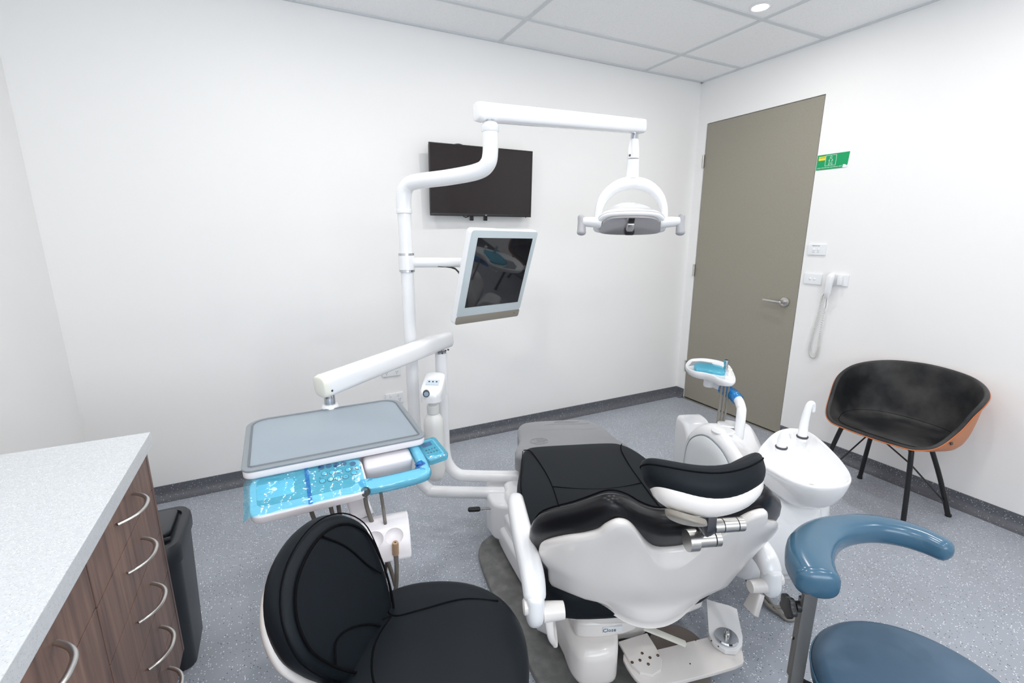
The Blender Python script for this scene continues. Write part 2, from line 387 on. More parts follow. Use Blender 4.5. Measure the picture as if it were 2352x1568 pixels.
# coved vinyl skirting
def cove(p0, p1, nin, h=.082, r=.045, t=.004):
    """skirting from p0 to p1 along the wall; nin points into the room"""
    p0, p1, nin = Vector(p0), Vector(p1), Vector(nin); prof = [(t, h), (t, r)]
    for k in range(1, 7):
        a = k/6*math.pi/2; prof.append((t+r*(1-math.cos(a)), r*(1-math.sin(a))+.002))
    prof += [(t+r, .0), (-.001, .0), (-.001, h)]
    rings = [[p+nin*x+Vector((0, 0, z)) for x, z in prof] for p in (p0, p1)]
    return Mesh().loft(rings)
struct('baseboard_back', cove((XL, YB, 0), (XR, YB, 0), (0, -1, 0)), COVE, 40)
m = cove((XR, YB, 0), (XR, DY1, 0), (-1, 0, 0)); m2 = cove((XR, DY0-.004, 0), (XR, YF, 0), (-1, 0, 0)); m.add(m2.v, m2.f)
struct('baseboard_right', m, COVE, 40)
struct('baseboard_left', cove((XL, YF, 0), (XL, YB, 0), (1, 0, 0)), COVE, 40)
# door leaf, dark reveal, threshold
dm = Mesh().box(T(XR+.022, (DY0+DY1)/2, DZ/2+.004), .036, DY1-DY0-.010, DZ-.016, .0015)
door = struct('door_1', dm, DOORM)
part('door_reveal', Mesh().box(T(XR+.075, (DY0+DY1)/2, DZ/2), .06, DY1-DY0, DZ), DARK, door)
part('threshold_strip', Mesh().box(T(XR-.008, (DY0+DY1)/2, .004), .03, DY1-DY0, .008, .002), STEEL, door)
for z in (2.035, 1.155, .30):
    h = Mesh(); h.box(T(XR-.003, DY1+.003, z), .006, .022, .10, .001); h.lathe(T(XR-.010, DY1-.004, z-.05), [(.006, 0), (.006, .1)], 12)
    part('hinge', h, STEEL, door)
hp = V(XR, 2.073, .987)
h = Mesh(); A = axis(hp, (-1, 0, 0))
h.lathe(A, [(.034, -.004), (.034, .006), (.031, .011), (.018, .013), (.012, .016), (.011, .055), (.010, .062)], 32)
h.tube([hp+V(-.055, 0, 0), hp+V(-.058, .03, .001), hp+V(-.055, .08, .002), hp+V(-.05, .135, .003)], [.011, .010, .008, .006], 16, 5, up=(0, 0, 1), h=[.011, .010, .010, .009], rnd=.005)
part('door_handle', h, STEEL, door)

# downlights
def downlight(x, y, label):
    t = thing('ceiling_downlight', label, 'light', (x, y, CEIL), 'recessed downlights')
    A = T(x, y, CEIL-.001) @ Matrix.Rotation(math.pi, 4, 'X')
    part('rim', Mesh().lathe(A, [(.040, 0), (.055, 0), (.055, .002), (.046, .006), (.041, .004)], 40, ring=True), WHITE, t)
    part('lens', Mesh().lathe(A, [(.0405, .0), (.0405, .003)], 32), LAMPON, t)
    return t
for i, (x, y) in enumerate(LIGHT_SPOTS):
    if i == 0: downlight(x, y, 'bright round downlight glowing in the tiled ceiling above the door side of the room')
    area('downlight_beam', (x, y, CEIL-.012), (0, 0, 0), .08, .08, LIGHT_POWER, (1, .97, .94), 'DISK')
    if i: downlight(x, y, 'recessed downlight in the ceiling ' + ['', 'right above the instrument tray', 'above the free wall left of the television', 'above the blue stool', 'above the headrest of the dental chair', 'above the black operator stool and bench', 'behind the photographer on the armchair side', 'behind the photographer in the middle', 'behind the photographer on the bench side'][i])

# ================================================================== WALL FITTINGS
# green electrical sign
def yz(y, z, off): return V(XR-off, y, z)
S = thing('electrical_area_sign', 'green body protected electrical area sign stuck on the wall beside the door', 'sign', (XR, 1.89, 1.908))
SY0, SY1, SZ0, SZ1 = 1.982, 1.789, 1.861, 1.953
SM = Matrix(((0, 0, -1, XR-.0015), (-1, 0, 0, (SY0+SY1)/2), (0, 1, 0, (SZ0+SZ1)/2), (0, 0, 0, 1)))   # local x to the right seen from the room, y up, z into the room
sw, sh = SY0-SY1, SZ1-SZ0
part('sign_face', Mesh().prism(SM, [(-sw/2, -sh/2), (sw/2-.026, -sh/2), (sw/2-.004, -sh/2+.018), (sw/2, sh/2), (-sw/2, sh/2)], -.001, .001), GREEN, S, 0)
part('peeled_corner', Mesh().prism(SM, [(sw/2-.030, -sh/2+.001), (sw/2-.004, -sh/2+.001), (sw/2-.006, -sh/2+.010), (sw/2-.016, -sh/2+.019), (sw/2-.028, -sh/2+.020)], .001, .003), PLATE, S, 0, 'white curled corner')
part('yellow_sticker', Mesh().prism(SM, [(-sw/2+.010, .012), (-sw/2+.052, .012), (-sw/2+.052, .036), (-sw/2+.010, .036)], .001, .0018), YELL, S, 0)
tm = text_mesh('CARDIAC', .0095, SM @ T(-sw/2+.031, .028, .002)); part('sticker_lettering', tm, INKD, S, 0)
fg = Mesh(); P2 = lambda x, y: SM @ V(x, y, .0018)
ox = -.010
def line(pts, r=.0011): fg.tube([P2(ox+x, y) for x, y in pts], r, 6)
for a, b in (((-.032, -.024), (.032, -.024)), ((.032, -.024), (.032, .038)), ((.032, .038), (-.032, .038)), ((-.032, .038), (-.032, -.024))): line([a, b], .0012)
line([(0+.006*math.cos(t/8*math.pi*2), .027+.006*math.sin(t/8*math.pi*2)) for t in range(9)])
line([(-.003, .020), (-.013, .005), (-.010, .003), (-.006, .008), (-.012, -.021), (-.006, -.021), (0, -.004), (.006, -.021), (.012, -.021), (.006, .008), (.010, .003), (.013, .005), (.003, .020)])
part('person_symbol', fg, INKW, S)
tm = text_mesh('BODY PROTECTED ELECTRICAL AREA', .0088, SM @ T(-.012, -.035, .0012)); part('sign_lettering', tm, INKW, S, 0)

def plate_frame(y, z): return Matrix(((0, 0, -1, XR), (-1, 0, 0, y), (0, 1, 0, z), (0, 0, 0, 1)))
def switch(y, z, label, marks):
    t = thing('light_switch', label, 'switch', (XR, y, z), 'double rocker switches'); A = plate_frame(y, z)
    part('plate', Mesh().prism(A, rrect(.118, .070, .003), 0, .010, .002), PLATE, t)
    for s in (-.016, .014): part('rocker', Mesh().lathe(A @ T(s, 0, .009), [(.008, 0), (.008, .003), (.005, .005)], 20), WHITE, t)
    if marks:
        part('lettering', text_mesh('EXHAUST FAN', .0075, A @ T(-.005, .025, .0104)), INKD, t, 0)
        part('lettering', text_mesh('START', .006, A @ T(-.018, -.017, .0104)), INKG, t, 0)
        part('lettering', text_mesh('STOP', .006, A @ T(.013, -.017, .0104)), INKG, t, 0)
switch(1.901, 1.357, 'white double switch plate with printed lettering, the upper one beside the door', True)
switch(1.899, 1.164, 'white double switch plate without lettering, level with the wall handset', False)

t = thing('intercom_handset', 'white wall handset with a coiled grey cord hanging right of the switches', 'intercom', (XR, 1.74, 1.17)); A = plate_frame(1.74, 1.170)
part('wall_plate', Mesh().prism(A, rrect(.122, .072, .003), 0, .010, .002), PLATE, t)
part('cradle', Mesh().box(A @ T(.022, .002, .022), .022, .060, .030, .004), WHITE, t)
hs = Mesh().tube([V(XR-.036, 1.765, 1.205), V(XR-.050, 1.763, 1.19), V(XR-.052, 1.766, 1.15), V(XR-.045, 1.772, 1.09), V(XR-.036, 1.776, 1.055)], [.020, .023, .021, .018, .013], 20, 5, up=(-1, 0, 0), h=[.014, .018, .018, .016, .010], p=2.6, rnd=.008)
part('handset', hs, WHITE, t)
part('connector', Mesh().box(T(XR-.022, 1.795, 1.135), .018, .012, .030, .002), BLACKP, t)
p1 = V(XR-.020, 1.796, 1.122); p2 = V(XR-.030, 1.778, 1.045)
a = V(XR-.018, 1.815, 1.055); b = V(XR-.022, 1.785, .985)
part('cord', Mesh().tube([p1, p1+V(0, .004, -.03), a+V(0, -.006, .012), a], .0018, 8, 4).tube([p2, p2+V(0, 0, -.02), b+V(0, -.004, .01), b], .0018, 8, 4), HOSE, t)
path = spline([a, V(XR-.016, 1.826, .92), V(XR-.016, 1.842, .80), V(XR-.016, 1.848, .70), V(XR-.016, 1.836, .652), V(XR-.016, 1.812, .642), V(XR-.016, 1.796, .68), V(XR-.018, 1.792, .80), b], 10, False)
coil = []; turns = 110; N = turns*8
for i in range(N+1):
    f = i/N*(len(path)-1); k = min(int(f), len(path)-2); p = path[k].lerp(path[k+1], f-k); d = (path[k+1]-path[k]).normalized()
    n1 = V(1, 0, 0); n2 = d.cross(n1); an = 2*math.pi*i/8; coil.append(p+n1*.0062*math.cos(an)+n2*.0062*math.sin(an))
part('coiled_cord', Mesh().tube(coil, .0019, 5), mat('cord_white', (.66, .66, .64, 1), .4), t)

# power points on the back wall
def outlet(px, pz, label):
    t = thing('power_outlet', label, 'power outlet', (px, YB, pz), 'double power outlets'); A = Matrix(((1, 0, 0, px), (0, 0, -1, YB), (0, 1, 0, pz), (0, 0, 0, 1)))
    part('plate', Mesh().prism(A, rrect(.118, .072, .003), 0, .011, .002), PLATE, t)
    for s in (-.034, .034):
        part('socket', Mesh().box(A @ T(s-.006, -.008, .0112), .002, .009, .001).box(A @ T(s+.006, -.008, .0112), .002, .009, .001).box(A @ T(s, -.020, .0112), .002, .009, .001), BLACKP, t, 0)
        part('rocker', Mesh().box(A @ T(s*.75, .022, .0125), .012, .016, .004, .001), WHITE, t)
    return t
outlet(.622, .580, 'white double power point on the back wall under the swing arm, upper one')
outlet(.632, .388, 'white double power point on the back wall just behind the instrument tray, lower one')

# ================================================================== WALL TELEVISION
TVC = V(1.268, 2.925, 1.785); tilt = math.radians(2.4); A = Matrix.Translation(TVC) @ Matrix.Rotation(math.radians(1.0), 4, 'Z') @ Matrix.Rotation(math.radians(90)+tilt, 4, 'X')
# local x right, y up, z toward the room
tv = thing('wall_television', 'black flat television mounted on the back wall above the monitor', 'television', TVC)
part('back_cover', Mesh().box(A @ T(0, 0, -.014), .715, .41, .024, .004), BLACKP, tv)
part('back_bulge', Mesh().box(A @ T(0, -.02, -.036), .50, .30, .03, .01), BLACKP, tv)
fr_ = Mesh(); w, h = .723, .428
fr_.box(A @ T(0, h/2-.003, 0), w, .006, .012, .001); fr_.box(A @ T(0, -h/2+.008, 0), w, .016, .013, .001); fr_.box(A @ T(-w/2+.003, 0, 0), .006, h, .012, .001); fr_.box(A @ T(w/2-.003, 0, 0), .006, h, .012, .001)
part('bezel', fr_, BLACKP, tv)
part('screen', Mesh().box(A @ T(0, .005, .001), w-.010, h-.020, .006), TVSCR, tv)
part('logo', text_mesh('BC', .010, A @ T(.02, -h/2+.0075, .0070)), INKW, tv, 0)
part('indicator_light', Mesh().box(A @ T(.325, -h/2-.002, -.004), .006, .005, .006), mat('red_led', (.8, .05, .05, 1), .4), tv, 0)
for x in (-.07, .03): part('mount_bracket', Mesh().box(A @ T(x, -h/2-.008, -.028), .026, .04, .008, .001), BLACKP, tv)
part('cable', Mesh().tube([A @ V(-.14, -h/2+.01, -.03), A @ V(-.11, -h/2-.008, -.03), A @ V(-.07, -h/2+.01, -.03)], .003, 8, 4), BLACKP, tv)
part('cable', Mesh().tube([A @ V(-.22, h/2-.01, -.02), A @ V(-.16, h/2+.006, -.02), A @ V(-.10, h/2-.01, -.02)], .003, 8, 4), BLACKP, tv)
part('wall_bracket', Mesh().box(T(TVC.x, 2.985, TVC.z), .22, .03, .18, .002), BLACKP, tv)

# ================================================================== BENCH
WT = link('worktop', Mesh().box(T((XL-.367)/2, (1.598+.066)/2, .880), -.367-XL-.002, 1.598-.066, .040, .0015), STONE, None, V(-.66, .3, .9), 0,
          {'label': 'white speckled stone worktop on the walnut drawer units at the left edge', 'category': 'worktop'})
CX = -.385
def bow_handle(y, z, half=.074):
    pts = []
    for k in range(13):
        s = k/12*2-1; pts.append(V(CX+.002+.040*(1-abs(s)**2.6), y+half*s, z))
    return Mesh().tube(pts, .0055, 12, 2, up=(0, 0, 1), h=.0035)
def cabinet(y0, y1, fronts, label, side):
    t = thing('drawer_cabinet', label, 'cabinet', ((XL+CX)/2, (y0+y1)/2, 0), 'walnut drawer cabinets under the worktop')
    D = CX-.020-XL
    c = Mesh(); c.box(T(XL+D/2+.001, y0+.008, .50), D-.002, .015, .712); c.box(T(XL+D/2+.001, y1-.008, .50), D-.002, .015, .712)
    c.box(T(XL+D/2+.001, (y0+y1)/2, .152), D-.002, y1-y0, .015); c.box(T(XL+.008, (y0+y1)/2, .50), .014, y1-y0, .71); c.box(T(XL+D/2, (y0+y1)/2, .851), D-.002, y1-y0-.03, .014)
    part('carcass', c, WALNUT, t, 0)
    if side: part('end_panel', Mesh().box(T((XL+CX)/2, y1+.008, .503), CX-XL, .016, .712, .001), WALNUT, t, 0)
    part('kickboard', Mesh().box(T(CX-.06, (y0+y1)/2, .073), .016, y1-y0, .144), WALNUT, t, 0)
    for z0, z1 in fronts:
        d = part('drawer_front', Mesh().box(T(CX-.010, (y0+y1)/2, (z0+z1)/2), .018, y1-y0-.003, z1-z0-.003, .0008), WALNUT, t, 0)
        hz = z1-.052 if z1 < .86 else z1-.05
        hh = part('handle', bow_handle((y0+y1)/2+.005, hz), STEEL, d)
cabinet(1.081, 1.583, [(.728, .858), (.588, .728), (.448, .588), (.308, .448), (.147, .308)], 'walnut drawer cabinet with five drawers at the end of the worktop beside the bin', True)
cabinet(.575, 1.079, [(.733, .858), (.44, .733), (.147, .44)], 'walnut drawer cabinet in the bottom left corner, mostly below the worktop edge', False)
cabinet(.069, .573, [(.733, .858), (.44, .733), (.147, .44)], 'walnut drawer cabinet below the left edge of the photo, nearest the photographer', False)

# waste bin behind the bench end
bc = V(-.455, 1.78, 0); t = thing('waste_bin', 'tall black plastic waste bin standing beside the walnut cabinet', 'bin', bc)
def tap(w0, d0, w1, d1, z0, z1, r): return [[V(bc.x+x, bc.y+y, z0) for x, y in rrect(w0, d0, r)], [V(bc.x+x, bc.y+y, z1) for x, y in rrect(w1, d1, r)]]
m = Mesh(); m.loft(tap(.15, .22, .175, .27, .003, .425, .035)); part('body', m, BINM, t)
m = Mesh(); rr_ = []
for sc, z in ((.98, .42), (1.04, .425), (1.05, .45), (1.03, .475), (.96, .488), (.80, .488), (.78, .478)): rr_.append([V(bc.x+x*sc, bc.y+y*sc, z) for x, y in rrect(.182, .285, .045)])
m.loft(rr_); part('lid', m, BINM, t)
m = Mesh().prism(T(bc.x-.005, bc.y+.02, .483) @ Matrix.Rotation(math.radians(-4), 4, 'X'), rrect(.13, .19, .03), 0, .018, .006); part('flap', m, BINM, t)
part('hinge', Mesh().tube([V(bc.x-.07, bc.y-.085, .492), V(bc.x+.065, bc.y-.085, .492)], .008, 12), BINM, t)

# ================================================================== DENTAL CHAIR
DC = thing('dental_chair', 'reclined black leather dental chair with white shell in the middle of the room', 'dental chair', WC(0, .4, 0))
CF = Matrix(((Cu.x, Cv.x, 0, CO.x), (Cu.y, Cv.y, 0, CO.y), (0, 0, 1, 0), (0, 0, 0, 1)))     # local x = u, y = v, z up
def stadium(z0, z1, r, k=5, crown=0):
    pr = []
    for i in range(k+1):
        a = i/k*math.pi/2; pr.append((r*(1-math.sin(a)), z0+r*(1-math.cos(a))))
    for i in range(k+1):
        a = i/k*math.pi/2; pr.append((r*(1-math.cos(a)), z1-r*(1-math.sin(a))))
    return pr
seat_out = sp2([(-.175, .905), (0, .91), (.19, .908), (.255, .885), (.300, .81), (.335, .66), (.345, .5), (.335, .3), (.305, .12), (.24, .0), (.12, -.050), (-.12, -.060), (-.26, -.03), (-.305, .10), (-.312, .25), (-.310, .42), (-.300, .56), (-.272, .70), (-.245, .83), (-.225, .88)], 4)
m = Mesh().pad(CF, seat_out, stadium(.365, .468, .030), top=.006, bot=.0, n=8)
def on_seat(pts, r=.0022, z=.4725, target=None):
    (target or m).tube([CF @ V(u, v, z) for u, v in pts], r, 6, 6)
m.mi = 1
on_seat([(-.235, .845), (-.205, .835), (-.185, .75), (-.168, .62), (-.162, .51), (-.165, .38), (-.169, .24), (-.165, .1)])
on_seat([(.245, .86), (.222, .80), (.208, .66), (.205, .52), (.205, .38), (.208, .24), (.20, .1)])
on_seat([(-.160, .513), (-.06, .485), (.04, .473), (.13, .483), (.207, .503)])
on_seat([(-.238, .845), (-.262, .70), (-.285, .56), (-.294, .42), (-.292, .25)], .0018, .468)
part('seat', m, [LEATHER, SEAM], DC, 50)
leg_out = sp2([(-.24, .80), (-.236, 1.0), (-.228, 1.13), (-.198, 1.205), (-.13, 1.232), (0, 1.238), (.12, 1.235), (.19, 1.20), (.232, 1.12), (.25, 1.0), (.26, .80)], 4)
m = Mesh().pad(CF, leg_out, stadium(.365, .455, .022), top=.004, n=6)
for v, a, b in ((1.165, -.08, .17), (1.09, -.14, .19), (1.195, -.02, .12)):
    m.tube([CF @ V(a+(b-a)*k/6, v+.006*math.sin(k), .4565) for k in range(7)], [.001, .003, .004, .0045, .004, .003, .001], 8, 3)
m.tube([CF @ V(-.14+.045*math.cos(k/16*2*math.pi), .965+.032*math.sin(k/16*2*math.pi), .459) for k in range(16)], .0009, 5, closed=True)
for k in range(4): m.tube([CF @ V(-.17+.02*(k % 2), .948+.011*k, .459), CF @ V(-.115+.01*(k % 3), .952+.010*k, .459)], .0007, 5)
part('leg_rest', m, LEGCOV, DC, 50, 'translucent grey plastic cover over the leg end')

# backrest: coordinates (u, s) with s the height z at the back plane; the plane leans back 30 degrees from vertical
TN = math.tan(math.radians(30)); CN, SN = math.cos(math.radians(30)), math.sin(math.radians(30))
U0 = .022
def backpt(u, z, off):
    """point on the backrest at lateral u, height z of the rear plane, off metres towards the patient"""
    t = z-.46; sp = lambda x: .022*math.log(1+math.exp(max(-40, min(40, x/.022))))
    v = -.05+.04*TN+.008-TN*sp(t)-.60*max(0, 1-(u/.30)**2)*sp(-t)
    w = max(0, abs(u)-.15); v += 1.6*w*w
    return WC(u+U0, v+off*CN, z+off*SN)
shell_half = [(0, .655), (.04, .662), (.075, .695), (.11, .745), (.138, .785), (.162, .808), (.185, .812), (.205, .79), (.217, .765), (.245, .743), (.285, .718), (.322, .68), (.337, .64), (.332, .59), (.308, .545), (.300, .50), (.292, .465), (.268, .462), (.23, .455), (.19, .436), (.152, .413), (.115, .392), (.08, .374), (.04, .363), (0, .360)]
def upad(out, rows, crown0, crown1, c, n=8):
    """closed pad in (u, z) space; rows = [(inset, off)] rear rim -> front rim; crowns bulge the rear / front middle"""
    xs = [p[0] for p in out]; ys = [p[1] for p in out]; wx = (max(xs)-min(xs))/2; wy = (max(ys)-min(ys))/2; R = []
    def ring(ins, off, sc, crown=0):
        ax, ay = (1-ins/wx)*sc, (1-ins/wy)*sc
        q = min(1, (1-sc)/.22); e = q*q*(3-2*q); o = []
        for x, z in out:
            U, Z = c[0]+(x-c[0])*ax, c[1]+(z-c[1])*ay
            o.append(backpt(U, Z, off+crown*e*max(0, 1-(U/.36)**2)*math.exp(-((Z-.50)/.15)**2)))
        return o
    i0, o0 = rows[0]; i1, o1 = rows[-1]
    R.append(ring(i0, o0, .02, -crown0))
    for k in range(1, n): R.append(ring(i0, o0, k/n, -crown0))
    for i, o in rows: R.append(ring(i, o, 1))
    for k in range(n-1, 0, -1): R.append(ring(i1, o1, k/n, crown1))
    R.append(ring(i1, o1, .02, crown1)); return Mesh().loft(R)
so = sp2(mirror(shell_half), 3)
m = upad(so, [(.012, -.012), (.004, -.009), (0, -.002), (.002, .006), (.008, .010)], .050, -.03, (0, .56))
part('backrest_shell', m, WARM, DC, 60, 'glossy white shell behind the backrest')
cush_half = [(0, .742), (.05, .748), (.10, .778), (.14, .812), (.175, .832), (.205, .832), (.238, .806), (.272, .775), (.315, .738), (.345, .695), (.356, .63), (.348, .57), (.322, .50), (.25, .46), (.12, .44), (0, .44)]
cu_ = sp2(mirror(cush_half), 3)
m = upad(cu_, [(.035, .006), (.016, .012), (.004, .024), (0, .036), (.002, .050), (.010, .062), (.022, .070)], 0, .012, (0, .60))
ring = [backpt(x*(1-.004/.356), .60+(z-.60)*.985, .0625) for x, z in cu_]
m.mi = 1
part('backrest', m, [LEATHERG, SEAM], DC, 60)
# stitched welt round the front face of the cushion
m = Mesh().tube([backpt(x*.965, .60+(z-.60)*.965, .067) for x, z in cu_], .0022, 6, closed=True)
part('piping', m, SEAM, DC)

# headrest
HC = WC(U0-.026, -.322, .930)
hx = Cu; hy = (Vector((0, 0, 1))*math.cos(math.radians(52))-Cv*math.sin(math.radians(52))); HF = fr(HC, hx, hy)   # local z = x cross y
if HF.col[2].xyz.dot(Cv) < 0: HF = fr(HC, hx*-1, hy)
def headwarp(x, y, z): return (x, y, z+2.8*x*x+.012*(y/.06)**2)
ho = ell(.132, .068, 56, 2.3)
m = Mesh().pad(HF, ho, stadium(-.026, .042, .026), top=-.006, warp=headwarp, n=6)
part('headrest_pad', m, LEATHER, DC, 60)
m = Mesh().tube([HF @ V(*headwarp(x*1.002, y*1.002, .016)) for x, y in ho], .0018, 6, closed=True)
part('headrest_stitching', m, SEAM, DC)
ho2 = ell(.120, .052, 56, 2.7)
m = Mesh().pad(HF, ho2, [(.035, -.046), (.024, -.044), (.012, -.040), (.004, -.033), (0, -.022), (.004, -.016)], top=0, warp=headwarp, n=4)
hs_ = part('headrest_shell', m, WARM, DC, 60, 'white moulded back of the headrest')
up_ = Mesh().pad(HF @ T(.060, .0, -.050), ell(.040, .030, 32), stadium(-.004, .010, .004), n=2, warp=lambda x, y, z: (x, y, z+2.8*((x+.06)**2-.0036)))
part('underside_plate', up_, TAUPE, hs_, 50)
for x in (.082, .047): part('plug', Mesh().lathe(HF @ T(x, .006, -.054+2.8*x*x) @ Matrix.Rotation(math.pi, 4, 'X'), [(.008, -.004), (.008, .001), (.005, .0015)], 18), CREAM, hs_)
# headrest hinge arm
q1 = WC(.074, -.280, .822); q2 = WC(.065, -.213, .738)
m = Mesh()
for a, b in ((-.034, -.014), (-.012, .020), (.022, .036)): part('hinge_barrel', Mesh().tube([q1+Cu*a, q1+Cu*b], .016, 24), STEEL, DC, 40)
for a, b in ((-.046, -.022), (-.019, .020), (.023, .036)): part('hinge_barrel', Mesh().tube([q2+Cu*a, q2+Cu*b], .019 if a > -.04 else .026, 24), STEEL, DC, 40)
m = Mesh().tube([q1+Cu*-.046+V(0, 0, .04), q1+Cu*-.046+V(0, 0, -.005), q2+Cu*-.004+V(0, 0, .035), q2+Cu*-.0+V(0, 0, -.005)], [.013, .014, .014, .013], 12, 4, up=tuple(Cv), h=.016, p=4)
part('hinge_arm', m, GUN, DC, 40)
m = Mesh().tube([q2, q2+Cv*.05+V(0, 0, -.04)], .014, 16, up=(0, 0, 1), h=.006, p=4); part('headrest_bar', m, STEEL, DC)

# armrests
def armrest(sgn, zoff, voff, lab):
    u = U0+sgn*.362
    pts = [WC(u, -.155+voff, .515+zoff), WC(u, -.15+voff, .56+zoff), WC(u, -.10+voff, .585+zoff), WC(u+.004*sgn, .05+voff, .588+zoff), WC(u+.004*sgn, .20+voff, .585+zoff), WC(u, .262+voff, .578+zoff), WC(u, .285+voff, .55+zoff)]
    m = Mesh().tube(pts[1:6], [.029, .0315, .031, .029, .026], 24, 6, up=(0, 0, 1), h=[.024, .034, .034, .032, .026], p=2.5, rnd=.018)
    m.tube([pts[1]+V(0, 0, .0), pts[0], pts[0]+V(0, 0, -.02)], [.024, .025, .021], 24, 4, up=tuple(Cv), h=[.030, .031, .024], p=2.5, rnd=.014)
    a = part('armrest', m, WHITE, DC, 60)
    part('pivot_cap', Mesh().lathe(axis(pts[0]+Cu*sgn*.024+V(0, 0, .02), Cu*sgn), [(.020, -.004), (.020, .004), (.016, .007), (.002, .008)], 28), WARM, a)
    return pts[0]
p = armrest(-1, 0, 0, '')
m = Mesh().tube([p+Cu*.02+V(0, 0, -.0), p+Cu*.075], [.026, .022], 20, 3).tube([p+Cu*.035+V(0, 0, -.02), p+Cu*.04+V(0, 0, -.06), p+Cu*.055+Cv*.02+V(0, 0, -.085)], [.012, .02, .036], 16, 4, up=tuple(Cu), h=[.012, .010, .008], p=4)
part('armrest_bracket', m, WARM, DC, 50)
p = armrest(1, -.07, .10, '')
m = Mesh().tube([p-Cu*.02, p-Cu*.065], [.021, .018], 20, 3).tube([p-Cu*.035+V(0, 0, -.02), p-Cu*.06+Cv*-.01+V(0, 0, -.075)], [.02, .03], 16, 4, up=tuple(Cu), h=.010, p=4)
part('armrest_bracket', m, WARM, DC, 50)

# seat frame, lifting body, base housing
m = Mesh().pad(CF, sp2([(-.18, .80), (.18, .80), (.24, .6), (.25, .3), (.22, .02), (-.20, .02), (-.235, .3), (-.23, .6)], 4), stadium(.30, .372, .02), n=3)
part('seat_underframe', m, WARM, DC, 50)
m = Mesh()
for k, (e, z0, z1) in enumerate(((0.0, .06, .165), (-.018, .15, .235), (-.036, .22, .31))):
    m.pad(CF, sp2([(-.360-e, .84+e), (-.28, .92+e), (.16, .93+e), (.27+e*.6, .86+e), (.30+e*.6, .55), (.26, .22), (-.225, .20), (-.270-e, .38), (-.325-e, .58), (-.362-e, .74)], 4), stadium(z0, z1, .022), n=3)
part('base_cover', m, WHITE, DC, 50)
rb = sp2([(-.215, .30), (-.208, .06), (-.195, -.02), (-.160, -.050), (-.08, -.045), (-.052, .0), (-.03, .08), (.0, .118), (.11, .135), (.14, .30)], 4)
m = Mesh().pad(CF, rb, stadium(.115, .255, .035), n=3)
m.pad(CF, sp2([(-.20, .32), (-.19, .06), (-.16, .0), (.0, .01), (.05, .08), (.11, .16), (.11, .32)], 4), stadium(.25, .315, .02), n=2)
part('rear_housing', m, WARM, DC, 50, 'white rear housing of the lifting gear')
part('warning_label', Mesh().box(CF @ T(-.075, -.003, .288), .060, .008, .020), PLATE, DC, 0)
part('label_lettering', text_mesh('Close', .018, fr(WC(-.085, -.0075, .287), Cu, (0, 0, 1))), INKD, DC, 0)
# side bracket that carries the two swing tubes
m = Mesh().tube([WC(-.385, .955, .262), WC(-.10, .955, .262)], .030, 24, rnd=.01); part('side_bracket', m, WHITE, DC)
m = Mesh().pad(CF, sp2([(-.405, .80), (-.412, .88), (-.40, .955), (-.34, .965), (-.12, .965), (-.10, .80), (-.20, .70), (-.36, .72)], 4), stadium(.085, .272, .02), n=2); part('front_housing', m, WHITE, DC, 50)
# grey floor plate
fp = sp2([(-.445, .79), (-.41, .84), (-.34, .875), (0, .93), (.22, .92), (.29, .80), (.27, .4), (.22, .1), (.10, -.25), (-.13, -.35), (-.22, -.15), (-.29, .08), (-.365, .33), (-.42, .52), (-.455, .70)], 4)
m = Mesh().prism(CF, fp, .001, .030, .010); part('floor_plate', m, METALB, DC, 40, 'worn grey metal floor plate')
# foot lever on the left
lv = WC(-.405, .775, .225)
m = Mesh().tube([lv+Cu*.075, lv, lv+Cu*-.045], .006, 8, up=(0, 0, 1), h=.004, p=4); part('lever_arm', m, STEEL, DC)
m = Mesh().tube([lv+Cu*-.045, lv+Cu*-.088], .012, 16, up=(0, 0, 1), h=.009, p=3, rnd=.008); part('lever_pad', m, BLACKP, DC, 40, 'black foot lever pad')

# outrigger arm under the headrest with the chrome disc
za = .150
def PZ(x, y, z=za): q = atz(x, y, z); d = q-CO; return (d.dot(Cu), d.dot(Cv))
ends = [PZ(1432, 1498), PZ(1450, 1540), PZ(1478, 1566), PZ(1520, 1570), PZ(1690, 1526), PZ(1708, 1505), PZ(1700, 1475), PZ(1690, 1450), PZ(1630, 1458), PZ(1490, 1492)]
m = Mesh().prism(CF, sp2(ends, 3), za-.020, za-.006, .003); part('outrigger_arm', m, WARM, DC, 40)
ends = [PZ(1421, 1476), PZ(1486, 1456), PZ(1506, 1488), PZ(1521, 1518), PZ(1518, 1540), PZ(1498, 1553), PZ(1470, 1546), PZ(1452, 1530), PZ(1440, 1510)]
m = Mesh().prism(CF, ends, za-.006, za+.006, .002); part('mounting_plate', m, WARM, DC, 30)
ends = [PZ(1622, 1382), PZ(1640, 1388), PZ(1672, 1396), PZ(1692, 1405), PZ(1705, 1470), PZ(1704, 1490), PZ(1690, 1502), PZ(1665, 1500), PZ(1640, 1484), PZ(1627, 1462)]
m = Mesh().prism(CF, ends, za-.004, za+.014, .003); part('swivel_bracket', m, WHITE, DC, 40)
dcn = atz(1668, 1464, za+.016)
m = Mesh().lathe(T(dcn.x, dcn.y, 0), [(.036, za+.012), (.037, za+.020), (.034, za+.024), (.010, za+.025)], 40)
part('chrome_disc', m, CHROME, DC, 40, 'round chrome disc with a pin')
m = Mesh().lathe(T(dcn.x, dcn.y, 0), [(.009, za+.022), (.0085, za+.034), (.0055, za+.036), (.0055, za+.046), (.003, za+.046), (.003, za+.040)], 20); part('pin', m, STEEL, DC)
m = Mesh()
